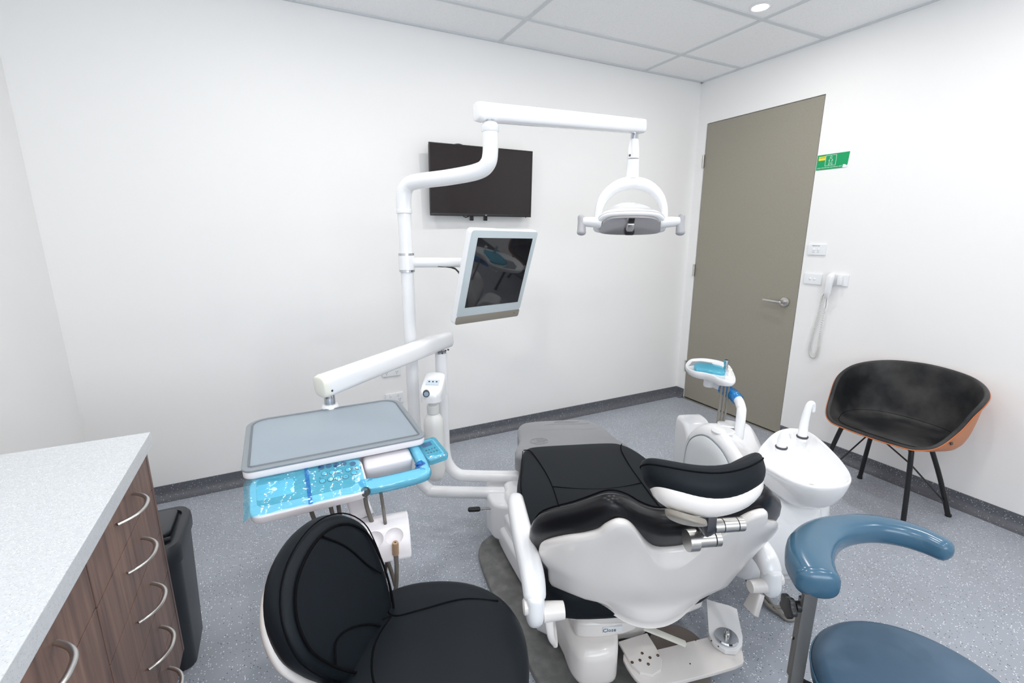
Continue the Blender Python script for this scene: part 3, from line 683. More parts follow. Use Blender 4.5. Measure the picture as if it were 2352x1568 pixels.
for x, y in ((1475, 1500), (1493, 1510), (1511, 1505), (1470, 1516), (1452, 1521), (1489, 1525)):
    q = atz(x, y, za+.006); part('bolt', Mesh().lathe(T(q.x, q.y, za+.0055), [(.0045, 0), (.0045, .002), (.003, .0022), (.0018, .0005)], 14), RUST, DC, 0)
for x, y in ((1585, 1524), (1598, 1470), (1634, 1471), (1650, 1484)):
    q = atz(x, y, za-.006 if x < 1620 else za+.014); part('rust_spot', Mesh().lathe(T(q.x, q.y, q.z-.001), [(.0022, 0), (.0022, .002)], 10), RUST, DC, 0)
q = atz(1560, 1530, .07)
m = Mesh().lathe(T(q.x+.01, q.y+.02, 0), [(.10, .003), (.11, .03), (.105, .09), (.09, .125)], 40); part('pivot_drum', m, mat('brown_base', srgb(112, 102, 94), .4), DC)
a = atz(1480, 1440, .21); b = atz(1573, 1478, .185)
m = Mesh().tube([a, a.lerp(b, .5), b], [.012, .011, .011], 12, 2, up=(0, 0, 1), h=.004, p=5, rnd=.004); part('release_lever', m, CREAM, DC)

# ================================================================== SWING POST WITH INSTRUMENT TRAY
IU = thing('instrument_unit', 'white instrument tray unit on a jointed swing arm left of the dental chair', 'dental unit', V(.6, 1.98, 0))
R_ = .0275
post = V(.640, 1.985, 0)
endp = atz(1192, 1094, .318)
m = Mesh().tube([post+V(0, 0, .93), post+V(0, 0, .60), post+V(0, 0, .46), post+V(.012, -.006, .385), post+V(.048, -.030, .332), V(post.x, post.y, 0).lerp(V(endp.x, endp.y, 0), .34)+V(0, 0, .318), V(endp.x, endp.y, .318), V(endp.x, endp.y, .318)+Cu*.10], R_, 24, 6)
part('swing_post', m, WHITE, IU, 60)
# joint and pantograph arm
m = Mesh().lathe(T(post.x, post.y, .93), [(.024, 0), (.024, .008), (.016, .012), (.016, .05)], 28); part('joint', m, CHROME, IU)
AR = V(post.x+.012, post.y+.01, .985); AL = atd(742, 886, 1.66)
d = (AL-AR); ex = d.normalized()
m = Mesh().tube([AR-ex*.035, AR+d*.5, AL+ex*-.006], [.034, .035, .038], 28, 0, up=(0, 0, 1), h=[.038, .039, .041], p=3.2, rnd=.012)
part('spring_arm', m, WHITE, IU, 50)
m = Mesh().tube([AL+ex*-.004, AL+ex*.014], [.039, .035], 28, 0, up=(0, 0, 1), h=[.042, .038], p=3.2, rnd=.004); part('end_cap', m, CREAM, IU, 50)
m = Mesh()
sd = ex.cross(V(0, 0, 1)).normalized()
if sd.dot(FW) > 0: sd = -sd
for px, py in ((1024, 805), (1030, 803), (763, 897)):
    n = sd; q = atp(px, py, AR+sd*.036 if px > 900 else AL+sd*.0375, n); part('screw', Mesh().lathe(axis(q, n), [(.004, -.004), (.004, .001), (.002, .0012)], 14), GUN, IU)
TP = atd(757, 915, 1.68); TPx, TPy = TP.x, TP.y
m = Mesh().lathe(T(TPx, TPy, 0), [(.019, .858), (.019, .93), (.016, .935)], 28); part('joint', m, CHROME, IU)
part('tray_post', Mesh().lathe(T(TPx, TPy, 0), [(.030, .80), (.030, .856), (.026, .862)], 28), WHITE, IU)

# tray: corners measured at z = .85
ZT = .85
cs = [atz(553, 1083, ZT), atz(975, 1000, ZT), atz(915, 912, ZT), atz(592, 957, ZT)]
x0, x1, y0, y1 = -.133, .370, 1.318, 1.708
tcx, tcy = (x0+x1)/2, (y0+y1)/2
TF = T(tcx, tcy, 0)
def tray_outline(w, h, rb, rf):
    o = []
    for cx, cy, a0, r in ((w/2-rb, h/2-rb, 0, rb), (-w/2+rb, h/2-rb, 90, rb), (-w/2+rf, -h/2+rf, 180, rf), (w/2-rf, -h/2+rf, 270, rf)):
        for q in range(8): a = math.radians(a0+90*q/7); o.append((cx+r*math.cos(a), cy+r*math.sin(a)))
    return o
to = tray_outline(x1-x0, y1-y0, .060, .026)
m = Mesh().prism(TF, tray_outline(x1-x0-.004, y1-y0-.004, .058, .025), ZT-.030, ZT-.007, .006)
part('tray_top', m, PINKW, IU, 50)
part('silicone_mat', Mesh().prism(TF, to, ZT-.008, ZT, .003), GREYRIM, IU, 50, 'grey silicone mat on the tray')
part('mat_field', Mesh().prism(TF, tray_outline(x1-x0-.038, y1-y0-.038, .048, .012), ZT-.004, ZT+.0004, .0003), GREYMAT, IU, 50)
m = Mesh().tube([TF @ V(x, y, ZT+.0005) for x, y in tray_outline(x1-x0-.036, y1-y0-.036, .048, .012)], .003, 8, closed=True); part('mat_ridge', m, mat('ridge_dark_grey', srgb(112, 118, 124), .45), IU)
# body under the tray
m = Mesh().prism(TF, [(a*.93, b*.80+.02) for a, b in to], ZT-.085, ZT-.028, .012); part('tray_body', m, PINKW, IU, 50)
# sloped control panel in front
PQ = V(0, 1.322, .815); PN = V(0, -.30, .954).normalized()
def onp(x, y, off=0): return atp(x, y, PQ+PN*off, PN)
PXd = V(1, 0, 0); PYd = PN.cross(PXd)     # panel axes: right, up the slope
def pl2(x, y, off=0): q = onp(x, y, off)-PQ; return (q.dot(PXd), q.dot(PYd))
PF = Matrix(((PXd.x, PYd.x, PN.x, PQ.x), (PXd.y, PYd.y, PN.y, PQ.y), (PXd.z, PYd.z, PN.z, PQ.z), (0, 0, 0, 1)))
A1 = pl2(566, 1110); A2 = pl2(574, 1172); A3 = pl2(838, 1112); A4 = pl2(985, 1092); A5 = pl2(968, 1030)
ylo = -.130; xl = A2[0]-.0; xm = pl2(836, 1110)[0]; xr = pl2(983, 1088)[0]
yh = .012
m = Mesh().prism(PF @ T((xl+xm)/2+.004, (yh+ylo)/2, 0), rrect(xm-xl+.012, yh-ylo, .030, 6), -.026, 0, .005); part('console', m, PINKW, IU, 50)
m = Mesh().prism(PF @ T((xl+xm)/2-.002, (yh+ylo)/2+.012, 0), rrect(xm-xl-.035, yh-ylo-.042, .016, 5), -.002, .0012, .0004); part('keypad', m, CYAN, IU, 50, 'teal keypad panel with round buttons')
m = Mesh().prism(PF @ T(xl+.060, (yh+ylo)/2+.010, 0), rrect(.088, .055, .006, 4), .001, .0025, .0005); part('film_viewer', m, mat('viewer', srgb(190, 225, 232), .3), IU, 50)
for i, (x, y) in enumerate(((738, 1074), (755, 1070), (772, 1068), (789, 1065), (745, 1088), (763, 1085), (780, 1082), (741, 1105), (759, 1101), (776, 1098), (794, 1095), (810, 1065), (822, 1073), (800, 1079), (813, 1086))):
    a, b = pl2(x, y, .001); c = Mesh().lathe(PF @ T(a, b, .001), [(.0086, 0), (.0086, .0014), (.0066, .0016)], 24)
    bt = part('button', c, CYANF, IU)
    ring_ = Mesh().lathe(PF @ T(a, b, .001), [(.0068, .0012), (.0068, .0019)], 24); part('button_face', ring_, LCD if i < 4 or i == 11 else mat('button_face_%d' % i, srgb(150, 220, 226), .4) if i == 4 else MATS.get('button_face_4', CYAN), bt)
for i, (x, y, s_) in enumerate(((738, 1074, 'P1'), (755, 1070, 'P2'), (772, 1068, 'LP'), (789, 1065, 'P3'), (780, 1082, 'P'), (794, 1095, 'Ps'))):
    a, b = pl2(x, y, .002); part('button_lettering', text_mesh(s_, .006, PF @ T(a, b, .0032)), INKD, IU, 0)
m = Mesh()
for x, y in ((733, 1082), (735, 1098), (811, 1075)):
    a, b = pl2(x, y, .001); m.lathe(PF @ T(a, b, .0008), [(.0022, 0), (.0022, .001)], 12)
part('indicator', m, INKD, IU)
kn = onp(838, 1127, -.012)
m = Mesh().lathe(axis(kn+V(0, -.005, 0), V(0, -.8, .45)), [(.013, -.01), (.013, .008), (.011, .012), (.009, .012), (.0085, .010), (.004, .010), (.0035, .014)], 32); part('lock_knob', m, BLACKP, IU, 40, 'black round lock knob')
# pull handle loop and its recess at the right end
part('recess_box', Mesh().box(PF @ T((xm+xr)/2-.002, -.004, -.038), (xr-xm)*.80, .055, .060, .010), PINKW, IU, 50)
hpz = [PF @ V(xm+.006, ylo+.045, -.012), PF @ V(xm+.02, ylo+.028, -.012), PF @ V(xr-.022, ylo+.028, -.012), PF @ V(xr-.002, ylo+.045, -.012), PF @ V(xr-.004, .0, -.014), PF @ V(xr-.014, .05, -.022)]
m = Mesh().tube(hpz, [.020, .019, .019, .015, .013, .013], 16, 5, up=tuple(PN), h=.015, p=3.5, rnd=.005); hd = part('pull_handle', m, PINKW, IU, 50)
m = Mesh().tube(hpz, [.0222, .0212, .0212, .0172, .0150, .0150], 16, 5, up=tuple(PN), h=.0172, p=3.5); part('handle_film', m, FILM, IU, 50, 'blue plastic film wrapped round the pull handle')
q = PF @ V(xr-.006, ylo+.05, -.012)
m = Mesh()
for k in range(5):
    pts = [q+V(random.uniform(-.02, .02), random.uniform(-.01, .02), random.uniform(-.014, .018)) for _ in range(4)]; m.tube(pts, [.002, .012, .010, .002], 8, 3, up=(0, 0, 1), h=[.002, .004, .005, .002])
part('bunched_film', m, FILMD, IU, 50)
# film sheet over the console, hanging a little past the left end
def sheet(x0_, x1_, y0_, y1_, nx, ny, fz):
    vs, fs = [], []
    for j in range(ny+1):
        for i in range(nx+1):
            x = x0_+(x1_-x0_)*i/nx; y = y0_+(y1_-y0_)*j/ny; vs.append(PF @ V(x, y, fz(x, y)))
    for j in range(ny):
        for i in range(nx): a = j*(nx+1)+i; fs.append((a, a+1, a+nx+2, a+nx+1))
    return Mesh().add(vs, fs)
def fz(x, y):
    z = .0042+.0022*math.sin(x*90+y*55)*math.sin(x*37-y*80)
    if x < xl: z -= (xl-x)*1.0+.004*math.sin(y*120)
    return z
part('console_film', sheet(xl-.016, xm+.004, ylo+.004, yh+.004, 60, 30, fz), FILM, IU, 80, 'blue plastic film stretched over the console')
xa = pl2(707, 1100)[0]; part('film_overlap', sheet(xa-.006, xa+.004, ylo+.002, yh+.004, 3, 30, lambda x, y: fz(x, y)+.001), FILMD, IU, 80)
# beam and handpiece holder hanging under the console
bt_ = V(.145, 1.36, .76)
m = Mesh().tube([bt_, bt_+V(.004, -.04, -.06), V(.160, 1.27, .655)], .030, 16, 3, up=(0, -1, 0), h=.010, p=5); part('holder_beam', m, PINKW, IU, 40)
hm = Mesh(); HR = [(-.054, -.052), (.0, -.052), (.046, -.050), (.050, .0), (.046, .036), (.005, .044), (-.030, .030), (-.050, -.002), (-.058, -.035)]
hA = V(.06, 1.235, .625); hB = V(.272, 1.20, .625); hd_ = (hB-hA).normalized()
prof = spline([(x, y, 0) for x, y in HR], 4)
HFm = Matrix((( 0, 0, 1, 0), (0, 1, 0, 0), (0, 0, 0, 0), (0, 0, 0, 1)))
hside = V(-hd_.y, hd_.x, 0)
rings = []
for t_, s_ in ((0, .95), (.02, 1), (.985, 1), (1.0, .94), (1.003, .80)):
    c = hA.lerp(hB, t_); rings.append([c+hside*p_.x*s_+V(0, 0, p_.y*s_*.95) for p_ in prof])
hm.loft(rings); hob = part('handpiece_holder', hm, PINKW, IU, 50)
cut = Mesh(); nrm = (-hside*.75+V(0, 0, .66)).normalized()
for t_ in (.80, .55, .30, .06):
    c = hA.lerp(hB, t_)-hside*.040+V(0, 0, .014)+nrm*.017
    bm_ = bmesh.new(); bmesh.ops.create_uvsphere(bm_, u_segments=40, v_segments=24, radius=.029); cut.bm(bm_, Matrix.Translation(c))
    cut.box(axis(hA.lerp(hB, t_)-hside*.065+V(0, 0, -.03), hd_) @ T(0, 0, 0), .075, .05, .016)
co_ = link('cutter', cut, WHITE); md = hob.modifiers.new('b', 'BOOLEAN'); md.object = co_; md.operation = 'DIFFERENCE'; md.solver = 'EXACT'; md.use_self = True
bpy.context.view_layer.update(); nm = bpy.data.meshes.new_from_object(hob.evaluated_get(bpy.context.evaluated_depsgraph_get())); hob.modifiers.clear(); hob.data = nm; bpy.data.objects.remove(co_)
nm.polygons.foreach_set('use_smooth', [True]*len(nm.polygons)); nm.set_sharp_from_angle(angle=math.radians(35))
c = hA.lerp(hB, .80)-hside*.056+V(0, 0, .002)
part('hose_connector', Mesh().lathe(axis(c+V(0, 0, -.03), V(0, -.15, 1)), [(.0095, 0), (.0095, .034), (.0075, .040), (.003, .040), (.003, .034)], 20), mat('connector_tan', srgb(190, 160, 130), .35, .4), IU, 50)
ctop = c+V(0, 0, -.026)
hoses = [
    [onp(838, 1132, -.03), atz(843, 1165, .70), atz(858, 1208, .65), V(.205, 1.30, .55), V(.235, 1.26, .40), V(.225, 1.21, .31), V(.19, 1.17, .34), V(.165, 1.185, .45), V(.16, 1.20, .58)],
    [onp(874, 1128, -.03), atz(880, 1165, .70), atz(886, 1207, .655), V(.235, 1.31, .55), V(.20, 1.27, .40), V(.17, 1.22, .32), V(.14, 1.18, .36), V(.125, 1.19, .46), V(.12, 1.205, .58)],
    [ctop, ctop+V(0, -.002, -.05), ctop+V(-.008, .0, -.13), ctop+V(-.03, .015, -.23), ctop+V(-.06, .05, -.27), ctop+V(-.09, .09, -.22), V(.11, 1.31, .52), V(.10, 1.34, .66), V(.10, 1.37, .77)],
    [V(.02, 1.35, .76), V(.03, 1.32, .66), V(.08, 1.29, .55), V(.09, 1.26, .40), V(.085, 1.22, .33), V(.075, 1.20, .42), V(.07, 1.21, .58)],
    [V(.075, 1.36, .76), V(.08, 1.33, .66), V(.11, 1.30, .55), V(.12, 1.27, .40), V(.11, 1.23, .31), V(.10, 1.20, .40), V(.095, 1.21, .58)]]
for k, h_ in enumerate(hoses): part('instrument_hose', Mesh().tube(h_, .0062 if k != 1 else .0048, 10, 6), HOSEB, IU)
# water bottle and control head on the post
bt = atd(997, 1000, 2.03); bx, by = bt.x, bt.y
BF = T(bx, by, .068)
m = Mesh().lathe(BF, [(.012, .322), (.030, .335), (.040, .355), (.043, .38), (.043, .585), (.040, .612), (.030, .632), (.020, .640), (.020, .645)], 36); part('water_bottle', m, BOTTLE, IU, 60, 'translucent white water bottle')
part('bottle_cap', Mesh().lathe(BF, [(.025, .642), (.026, .646), (.026, .675), (.022, .680), (.017, .682), (.017, .705)], 32), BOTTLE, IU)
cm = Mesh(); dvec = (V(post.x, post.y, 0)-V(bx, by, 0)).normalized(); sv = V(-dvec.y, dvec.x, 0)
oo = [(-.052, -.0), (-.045, -.030), (-.02, -.044), (.03, -.046), (.075, -.038), (.075, .038), (.03, .046), (-.02, .044), (-.045, .030)]
oo = [(p_.x, p_.y) for p_ in spline([(x, y, 0) for x, y in oo], 4)]
CH = Matrix(((dvec.x, sv.x, 0, bx), (dvec.y, sv.y, 0, by), (0, 0, 1, 0), (0, 0, 0, 1)))
rg = []
for ins, zf in ((.10, 0), (.03, 0), (.0, .006), (0, .5), (.0, .90), (.06, .98), (.14, 1.0)):
    rr = []
    for x, y in oo:
        zt = .812+.45*(x+.05); z0_ = .772
        rr.append(CH @ V(x*(1-ins), y*(1-ins), z0_+(zt-z0_)*zf))
    rg.append(rr)
part('control_head', cm.loft(rg), WHITE, IU, 50)
th = math.atan(.45); KF = CH @ T(.018, 0, .812+.45*.068+.001) @ Matrix.Rotation(-th, 4, 'Y')
part('touch_pad', Mesh().prism(KF, [(-.020, -.028), (.026, -.028), (.026, .028), (-.020, .028)], 0, .001), mat('pad_blue_grey', srgb(196, 208, 218), .3), IU, 0)
m = Mesh()
for y in (-.016, 0, .016): m.lathe(KF @ T(0, y, .001), [(.004, 0), (.004, .0008)], 12)
part('touch_mark', m, INKD, IU, 0)
gn = (-dvec*.8+V(0, 0, 0)-sv*.0).normalized()
gq = atd(979, 904, (V(bx, by, .79)-CAM).dot(FW)-.056)
g_ = Mesh().lathe(axis(gq, V((CAM-gq).x, (CAM-gq).y, 0)), [(.0135, -.012), (.0135, .004), (.011, .005), (.011, .003), (.002, .003)], 28); part('pressure_gauge', g_, BLACKP, IU)
part('gauge_face', Mesh().lathe(axis(gq, V((CAM-gq).x, (CAM-gq).y, 0)), [(.0105, .0025), (.0105, .0042)], 24), mat('gauge_face', srgb(150, 170, 190), .3), IU)
# film-wrapped little keypad right of the tray
K0 = atz(996, 1030, .795); KM = T(K0.x-.008, K0.y+.006, K0.z) @ Matrix.Rotation(math.radians(12), 4, 'Z') @ Matrix.Rotation(math.radians(18), 4, 'X')
part('side_keypad', Mesh().prism(KM, rrect(.062, .084, .010), -.014, 0, .004), PINKW, IU, 50)
part('side_keypad_face', Mesh().prism(KM @ T(-.002, 0, 0), rrect(.050, .070, .003), -.001, .001), CYAN, IU, 0)
part('side_keypad_display', Mesh().prism(KM @ T(-.004, .020, 0), rrect(.034, .018, .001), .0005, .0018), LCD, IU, 0)
m = Mesh()
for y in (-.004, -.018):
    for x in (-.018, -.008, .002, .012): m.lathe(KM @ T(x, y, .001), [(.0032, 0), (.0032, .0007)], 12)
part('side_keypad_button', m, CYANF, IU, 0)
part('side_keypad_film', Mesh().prism(KM @ T(.003, -.004, 0), rrect(.072, .098, .012), -.018, .004, .004), FILM, IU, 50)
part('side_keypad_arm', Mesh().tube([KM @ V(-.02, 0, -.012), V(.345, 1.42, .785)], .010, 12), PINKW, IU)

# ================================================================== OPERATING LIGHT ON ITS POLE
OL = thing('operating_light', 'white dental operating light hanging from a long arm on a tall pole', 'lamp', V(.51, 2.0, 0))
pb = V(.508, 2.002, 0)
e2 = atz(1192, 1131, .262)
m = Mesh().tube([pb+V(0, 0, 1.55), pb+V(0, 0, .9), pb+V(0, 0, .39), pb+V(.010, -.006, .322), pb+V(.042, -.026, .275), pb+V(.09, -.056, .262), V(e2.x, e2.y, .262), V(e2.x, e2.y, .262)+Cu*.10], R_, 24, 6)
part('pole', m, WHITE, OL, 60)
zj = pb+V(0, 0, 1.545)
riser = atd(1126, 300, 1.72)
g1 = pb+V(0, 0, 1.62); up2 = V(riser.x, riser.y, 0)
hz = 1.70
m = Mesh().tube([zj, pb+V(0, 0, 1.60), pb+(up2-pb)*.04+V(0, 0, 1.645), pb+(up2-pb)*.16+V(0, 0, 1.665), pb+(up2-pb)*.55+V(0, 0, 1.675), pb+(up2-pb)*.86+V(0, 0, 1.69), pb+(up2-pb)*.97+V(0, 0, 1.715), up2+V(0, 0, 1.76), up2+V(0, 0, 1.835)], [.030, .031, .031, .030, .030, .030, .030, .029, .029], 28, 7)
part('gooseneck', m, WHITE, OL, 60)
b1z = atd(1104, 257, 1.71).z-.028
part('gooseneck_collar', Mesh().lathe(T(pb.x, pb.y, 0), [(.0305, 1.542), (.0325, 1.544), (.0325, 1.556), (.0305, 1.558)], 32), WHITE, OL)
part('collar', Mesh().lathe(T(up2.x, up2.y, 0), [(.030, 1.825), (.032, 1.828), (.032, 1.848), (.026, 1.856), (.018, 1.860)], 32), WHITE, OL)
part('joint', Mesh().lathe(T(up2.x, up2.y, 0), [(.0155, 1.850), (.0155, b1z)], 24), CHROME, OL)
for z in (1.305, 1.375): part('clamp_ring', Mesh().lathe(T(pb.x, pb.y, z), [(.030, -.005), (.0335, -.004), (.0335, .004), (.030, .005)], 32), CHROME, OL)
b1 = atd(1104, 257, 1.71); b2 = atd(1470, 290, 2.07)
bd = (b2-b1).normalized(); upb = (V(0, 0, 1)-bd*bd.z).normalized()
m = Mesh().tube([b1-bd*.0, b1.lerp(b2, .5), b2+bd*.01], [.030, .030, .029], 24, 0, up=(0, 0, 1), h=[.033, .032, .030], p=3.4, rnd=.012); part('boom', m, WHITE, OL, 50)
m = Mesh().tube([b1-bd*.018, b1+bd*.004], [.030, .0315], 24, 0, up=(0, 0, 1), h=[.031, .0345], p=3.4, rnd=.005); part('end_cap', m, WHITE, OL, 50)
s1 = atd(1458, 300, 2.08); sx_, sy_ = s1.x, s1.y; zt = b2.z-.03
zz = lambda y: atd(1457, y, 2.08).z
part('joint', Mesh().lathe(T(sx_, sy_, 0), [(.0165, zz(325)), (.0165, zt+.01)], 24), CHROME, OL)
part('drop_tube', Mesh().lathe(T(sx_, sy_, 0), [(.026, zz(362)), (.027, zz(358)), (.026, zz(345)), (.019, zz(322)), (.016, zz(318))], 28), WHITE, OL)
lc = V(sx_, sy_, 0)
lat = RT.copy()                       # the lamp head faces the headrest, handles out to each side
fwd = (WC(0, -.2, .9)-lc); fwd.z = 0; fwd.normalize(); lat = V(-fwd.y, fwd.x, 0)
if lat.dot(RT) < 0: lat = -lat
part('neck', Mesh().tube([V(sx_, sy_, zz(364)), V(sx_, sy_, zz(390)), V(sx_, sy_, zz(412))-fwd*-.012], [.028, .029, .030], 28, 4), WHITE, OL, 50)
part('neck_screw', Mesh().lathe(axis(V(sx_, sy_, zz(356))-lat*.018+fwd*.020, fwd-lat*.7), [(.005, -.004), (.005, .001), (.003, .0012)], 12), GUN, OL)
HCn = V(sx_, sy_, 0)+fwd*.02
ztop = zz(418); zrim = zz(500); zb = zz(535)
# arched yoke
pts = []
for k in range(13):
    a = math.pi*k/12; pts.append(HCn+lat*(-.150*math.cos(a))+V(0, 0, zz(505)+(ztop-zz(505))*math.sin(a)**.85))
m = Mesh().tube(pts, [.016, .018, .021, .024, .026, .028, .028, .028, .026, .024, .021, .018, .016], 20, 3, up=tuple(fwd), h=[.022]*13, p=2.3, rnd=.01); part('yoke', m, WHITE, OL, 60)
# head shell: dome seen from slightly above, open reflector facing down and forward
tiltv = (fwd*.62+V(0, 0, -.78)).normalized(); hyv = (fwd*.78+V(0, 0, .62)).normalized()
LM = Matrix(((lat.x, -hyv.x, -tiltv.x, 0), (lat.y, -hyv.y, -tiltv.y, 0), (lat.z, -hyv.z, -tiltv.z, 0), (0, 0, 0, 1)))
hc = HCn+V(0, 0, zz(512))
LM.translation = hc
lo = sp2([(-.10, -.075), (0, -.082), (.10, -.075), (.143, -.045), (.160, .01), (.160, .050), (.10, .066), (0, .070), (-.10, .066), (-.160, .050), (-.160, .01), (-.143, -.045)], 5)
m = Mesh().pad(LM, lo, [(.012, -.012), (.002, -.008), (0, 0), (.004, .012), (.016, .030), (.035, .048)], top=.066, bot=-.024, n=8)
part('head_shell', m, WHITE, OL, 60)
m = Mesh().tube([LM @ V(x*1.0, y*1.0, .001) for x, y in lo], .0012, 6, closed=True); part('head_seam', m, GREYH, OL)
m = Mesh().pad(LM, [(x*.84, y*.80) for x, y in lo], [(.0, -.022), (0, -.006)], top=0, bot=-.012, n=5); part('reflector', m, REFLECT, OL, 60, 'grey mirror reflector under the lamp head')
part('bulb_guard', Mesh().box(LM @ T(0, -.040, -.016), .026, .036, .012, .003), BLACKP, OL, 50)
part('bulb_housing', Mesh().box(LM @ T(0, .005, -.020), .036, .060, .018, .007), REFLECT, OL, 50)
part('bulb_cover', Mesh().box(LM @ T(0, .036, -.022), .046, .030, .020, .008), BLACKP, OL, 50)
for s in (-1, 1):
    m = Mesh().tube([LM @ V(s*.135, -.005, 0), LM @ V(s*.185, -.01, .0), LM @ V(s*.215, -.012, .0)], [.028, .026, .022], 20, 4, up=tuple(-tiltv), h=[.024, .021, .018], rnd=.005); part('side_arm', m, WHITE, OL, 50)
    hcp = LM @ V(s*.222, -.012, 0)
    m = Mesh().tube([hcp+V(0, 0, .022)+fwd*-.004+lat*.004*s, hcp+V(0, 0, -.01), hcp+V(0, 0, -.050)+fwd*.010], [.015, .018, .021], 20, 5, rnd=.012); part('grip', m, GREYH, OL, 60, 'grey grip handle')

# ================================================================== MONITOR ON THE POLE
MO = thing('clinical_monitor', 'white framed square monitor on a short arm clamped to the light pole', 'monitor', V(.83, 1.78, 1.2))
part('clamp_sleeve', Mesh().lathe(T(pb.x, pb.y, 0), [(.0278, 1.308), (.034, 1.31), (.034, 1.37), (.0278, 1.372)], 32), WHITE, MO)
MY, MT = math.radians(17), math.radians(17)
mex = V(math.cos(MY), math.sin(MY), 0); mn = V(math.sin(MY)*math.cos(MT), -math.cos(MY)*math.cos(MT), -math.sin(MT)); mey = mn.cross(mex)
mc = atd(1143, 637, 1.95)
MR = Matrix(((mex.x, mey.x, mn.x, mc.x), (mex.y, mey.y, mn.y, mc.y), (mex.z, mey.z, mn.z, mc.z), (0, 0, 0, 1))) @ Matrix.Rotation(math.radians(-1), 4, 'Z')
MW, MH = .368, .400
part('housing', Mesh().prism(MR, rrect(MW, MH, .016), -.034, -.002, .006), WHITE, MO, 50)
part('front_frame', Mesh().prism(MR @ T(0, .017, 0), rrect(MW-.006, MH-.040, .012), -.004, 0, .001), BEZEL, MO, 50)
part('bottom_strip', Mesh().prism(MR @ T(0, -MH/2+.020, 0), rrect(MW-.006, .036, .008), -.004, 0, .001), TAUPE, MO, 50, 'taupe strip below the screen')
part('screen', Mesh().box(MR @ T(.004, .022, .0002), .303, .292, .0016), SCREEN, MO, 0)
part('power_button', Mesh().lathe(MR @ T(.150, -MH/2+.022, 0), [(.002, 0), (.002, .0008)], 10), BLACKP, MO)
bk = MR @ V(-.02, .0, -.034)
m = Mesh().tube([V(pb.x, pb.y, 1.340), V(.74, 1.935, 1.338), bk+V(.01, .06, .0)], .0215, 20, 0, rnd=.005); part('arm', m, WHITE, MO, 50)
part('tilt_mount', Mesh().tube([bk+V(.01, .055, -.012), bk+V(0, .02, 0), bk], [.02, .03, .05], 16).box(MR @ T(-.02, 0, -.038), .12, .12, .012, .003), BLACKP, MO, 40)
m = Mesh().tube([V(.63, 1.955, 1.325), V(.70, 1.93, 1.312), bk+V(-.10, .03, -.03)], .004, 8, 4); part('cable', m, BLACKP, MO)

# ================================================================== CUSPIDOR UNIT
CU_ = thing('cuspidor_unit', 'white cuspidor unit with a rinse bowl on the far side of the dental chair', 'cuspidor', WC(.62, .35, 0))
def vzframe(u): return Matrix(((Cv.x, 0, -Cu.x, CO.x+Cu.x*u), (Cv.y, 0, -Cu.y, CO.y+Cu.y*u), (0, 1, 0, 0), (0, 0, 0, 1)))  # x = v, y = z, z = -u
prof_ = sp2([(.715, .25), (.712, .45), (.700, .57), (.660, .630), (.595, .678), (.514, .704), (.432, .708), (.345, .690), (.26, .648), (.19, .58), (.155, .47), (.16, .36), (.19, .26), (.25, .20), (.36, .18), (.55, .18), (.68, .20)], 4)
def ss(a, b, x): t = max(0, min(1, (x-a)/(b-a))); return t*t*(3-2*t)
def bwp(x, y, z): return (x, y-max(0, y-.55)*.93*(1-ss(.03, .112, z))*(1-ss(.32+.7*(.10-z), .49+.7*(.10-z), x)), z)
m = Mesh().pad(vzframe(.60), prof_, stadium(-.140, .130, .045, 6), top=.0, bot=.0, n=3, warp=bwp)
part('unit_body', m, GLOSSW, CU_, 60)
pin = sp2([(.672, .30), (.670, .45), (.655, .55), (.61, .61), (.53, .655), (.445, .662), (.36, .64), (.27, .56), (.21, .45), (.20, .34), (.245, .265), (.36, .215), (.55, .215), (.65, .24)], 4)
m = Mesh().pad(vzframe(.60), pin, [(.0, .128), (.0, .132), (.006, .136)], top=.004, n=4); part('side_door', m, mat('door_panel_white', (.80, .83, .85, 1), .25), CU_, 60, 'pale oval service door')
m = Mesh().tube([vzframe(.60) @ V(x, y, .1305) for x, y in pin], .004, 8, closed=True); part('door_groove', m, GREYRIM, CU_)
for u, v, z in ((.60, .575, .684), (.515, .475, .701)):
    nv = Cv*.08+V(0, 0, 1); part('round_lid', Mesh().lathe(axis(WC(u, v, z-.004), nv), [(.044, -.004), (.044, .001), (.042, .003), (.002, .0035)], 36), WHITE, CU_)
m = Mesh().pad(vzframe(.60), sp2([(.70, .48), (.735, .60), (.80, .625), (.845, .60), (.84, .45), (.82, .25), (.70, .22)], 4), stadium(-.02, .105, .02), n=2); part('rear_cover', m, WHITE, CU_, 60)
# pedestal under the bowl
rg = []
for z, cu, cv, a, b in ((.575, .700, .275, .105, .095), (.54, .700, .275, .105, .095), (.48, .695, .28, .115, .105), (.40, .69, .30, .125, .12), (.32, .685, .325, .135, .13), (.25, .68, .345, .14, .135), (.205, .675, .36, .14, .135), (.19, .675, .36, .13, .125)):
    rg.append([WC(cu+x, cv+y, z) for x, y in ell(a, b, 48, 2.4)])
part('pedestal', Mesh().loft(rg), GLOSSW, CU_, 60)
part('mounting_beam', Mesh().tube([WC(.22, .50, .235), WC(.52, .50, .26)], .035, 20, 0, up=(0, 0, 1), h=.03, p=4), WARM, CU_)
rim = [(1735, 1053), (1745, 1030), (1761, 1010), (1776, 997), (1792, 989), (1812, 985), (1832, 986), (1850, 990), (1866, 998), (1882, 1010), (1898, 1024), (1913, 1039), (1929, 1056), (1943, 1074), (1953, 1090), (1956, 1103), (1950, 1112), (1935, 1118), (1915, 1121), (1893, 1122), (1870, 1120), (1846, 1115), (1822, 1107), (1798, 1096), (1775, 1083), (1755, 1072), (1742, 1063)]
RZ = .680
rp = [atz(x, y, RZ) for x, y in rim]; rp = spline(rp, 3)
rcx = sum(p.x for p in rp)/len(rp); rcy = sum(p.y for p in rp)/len(rp)
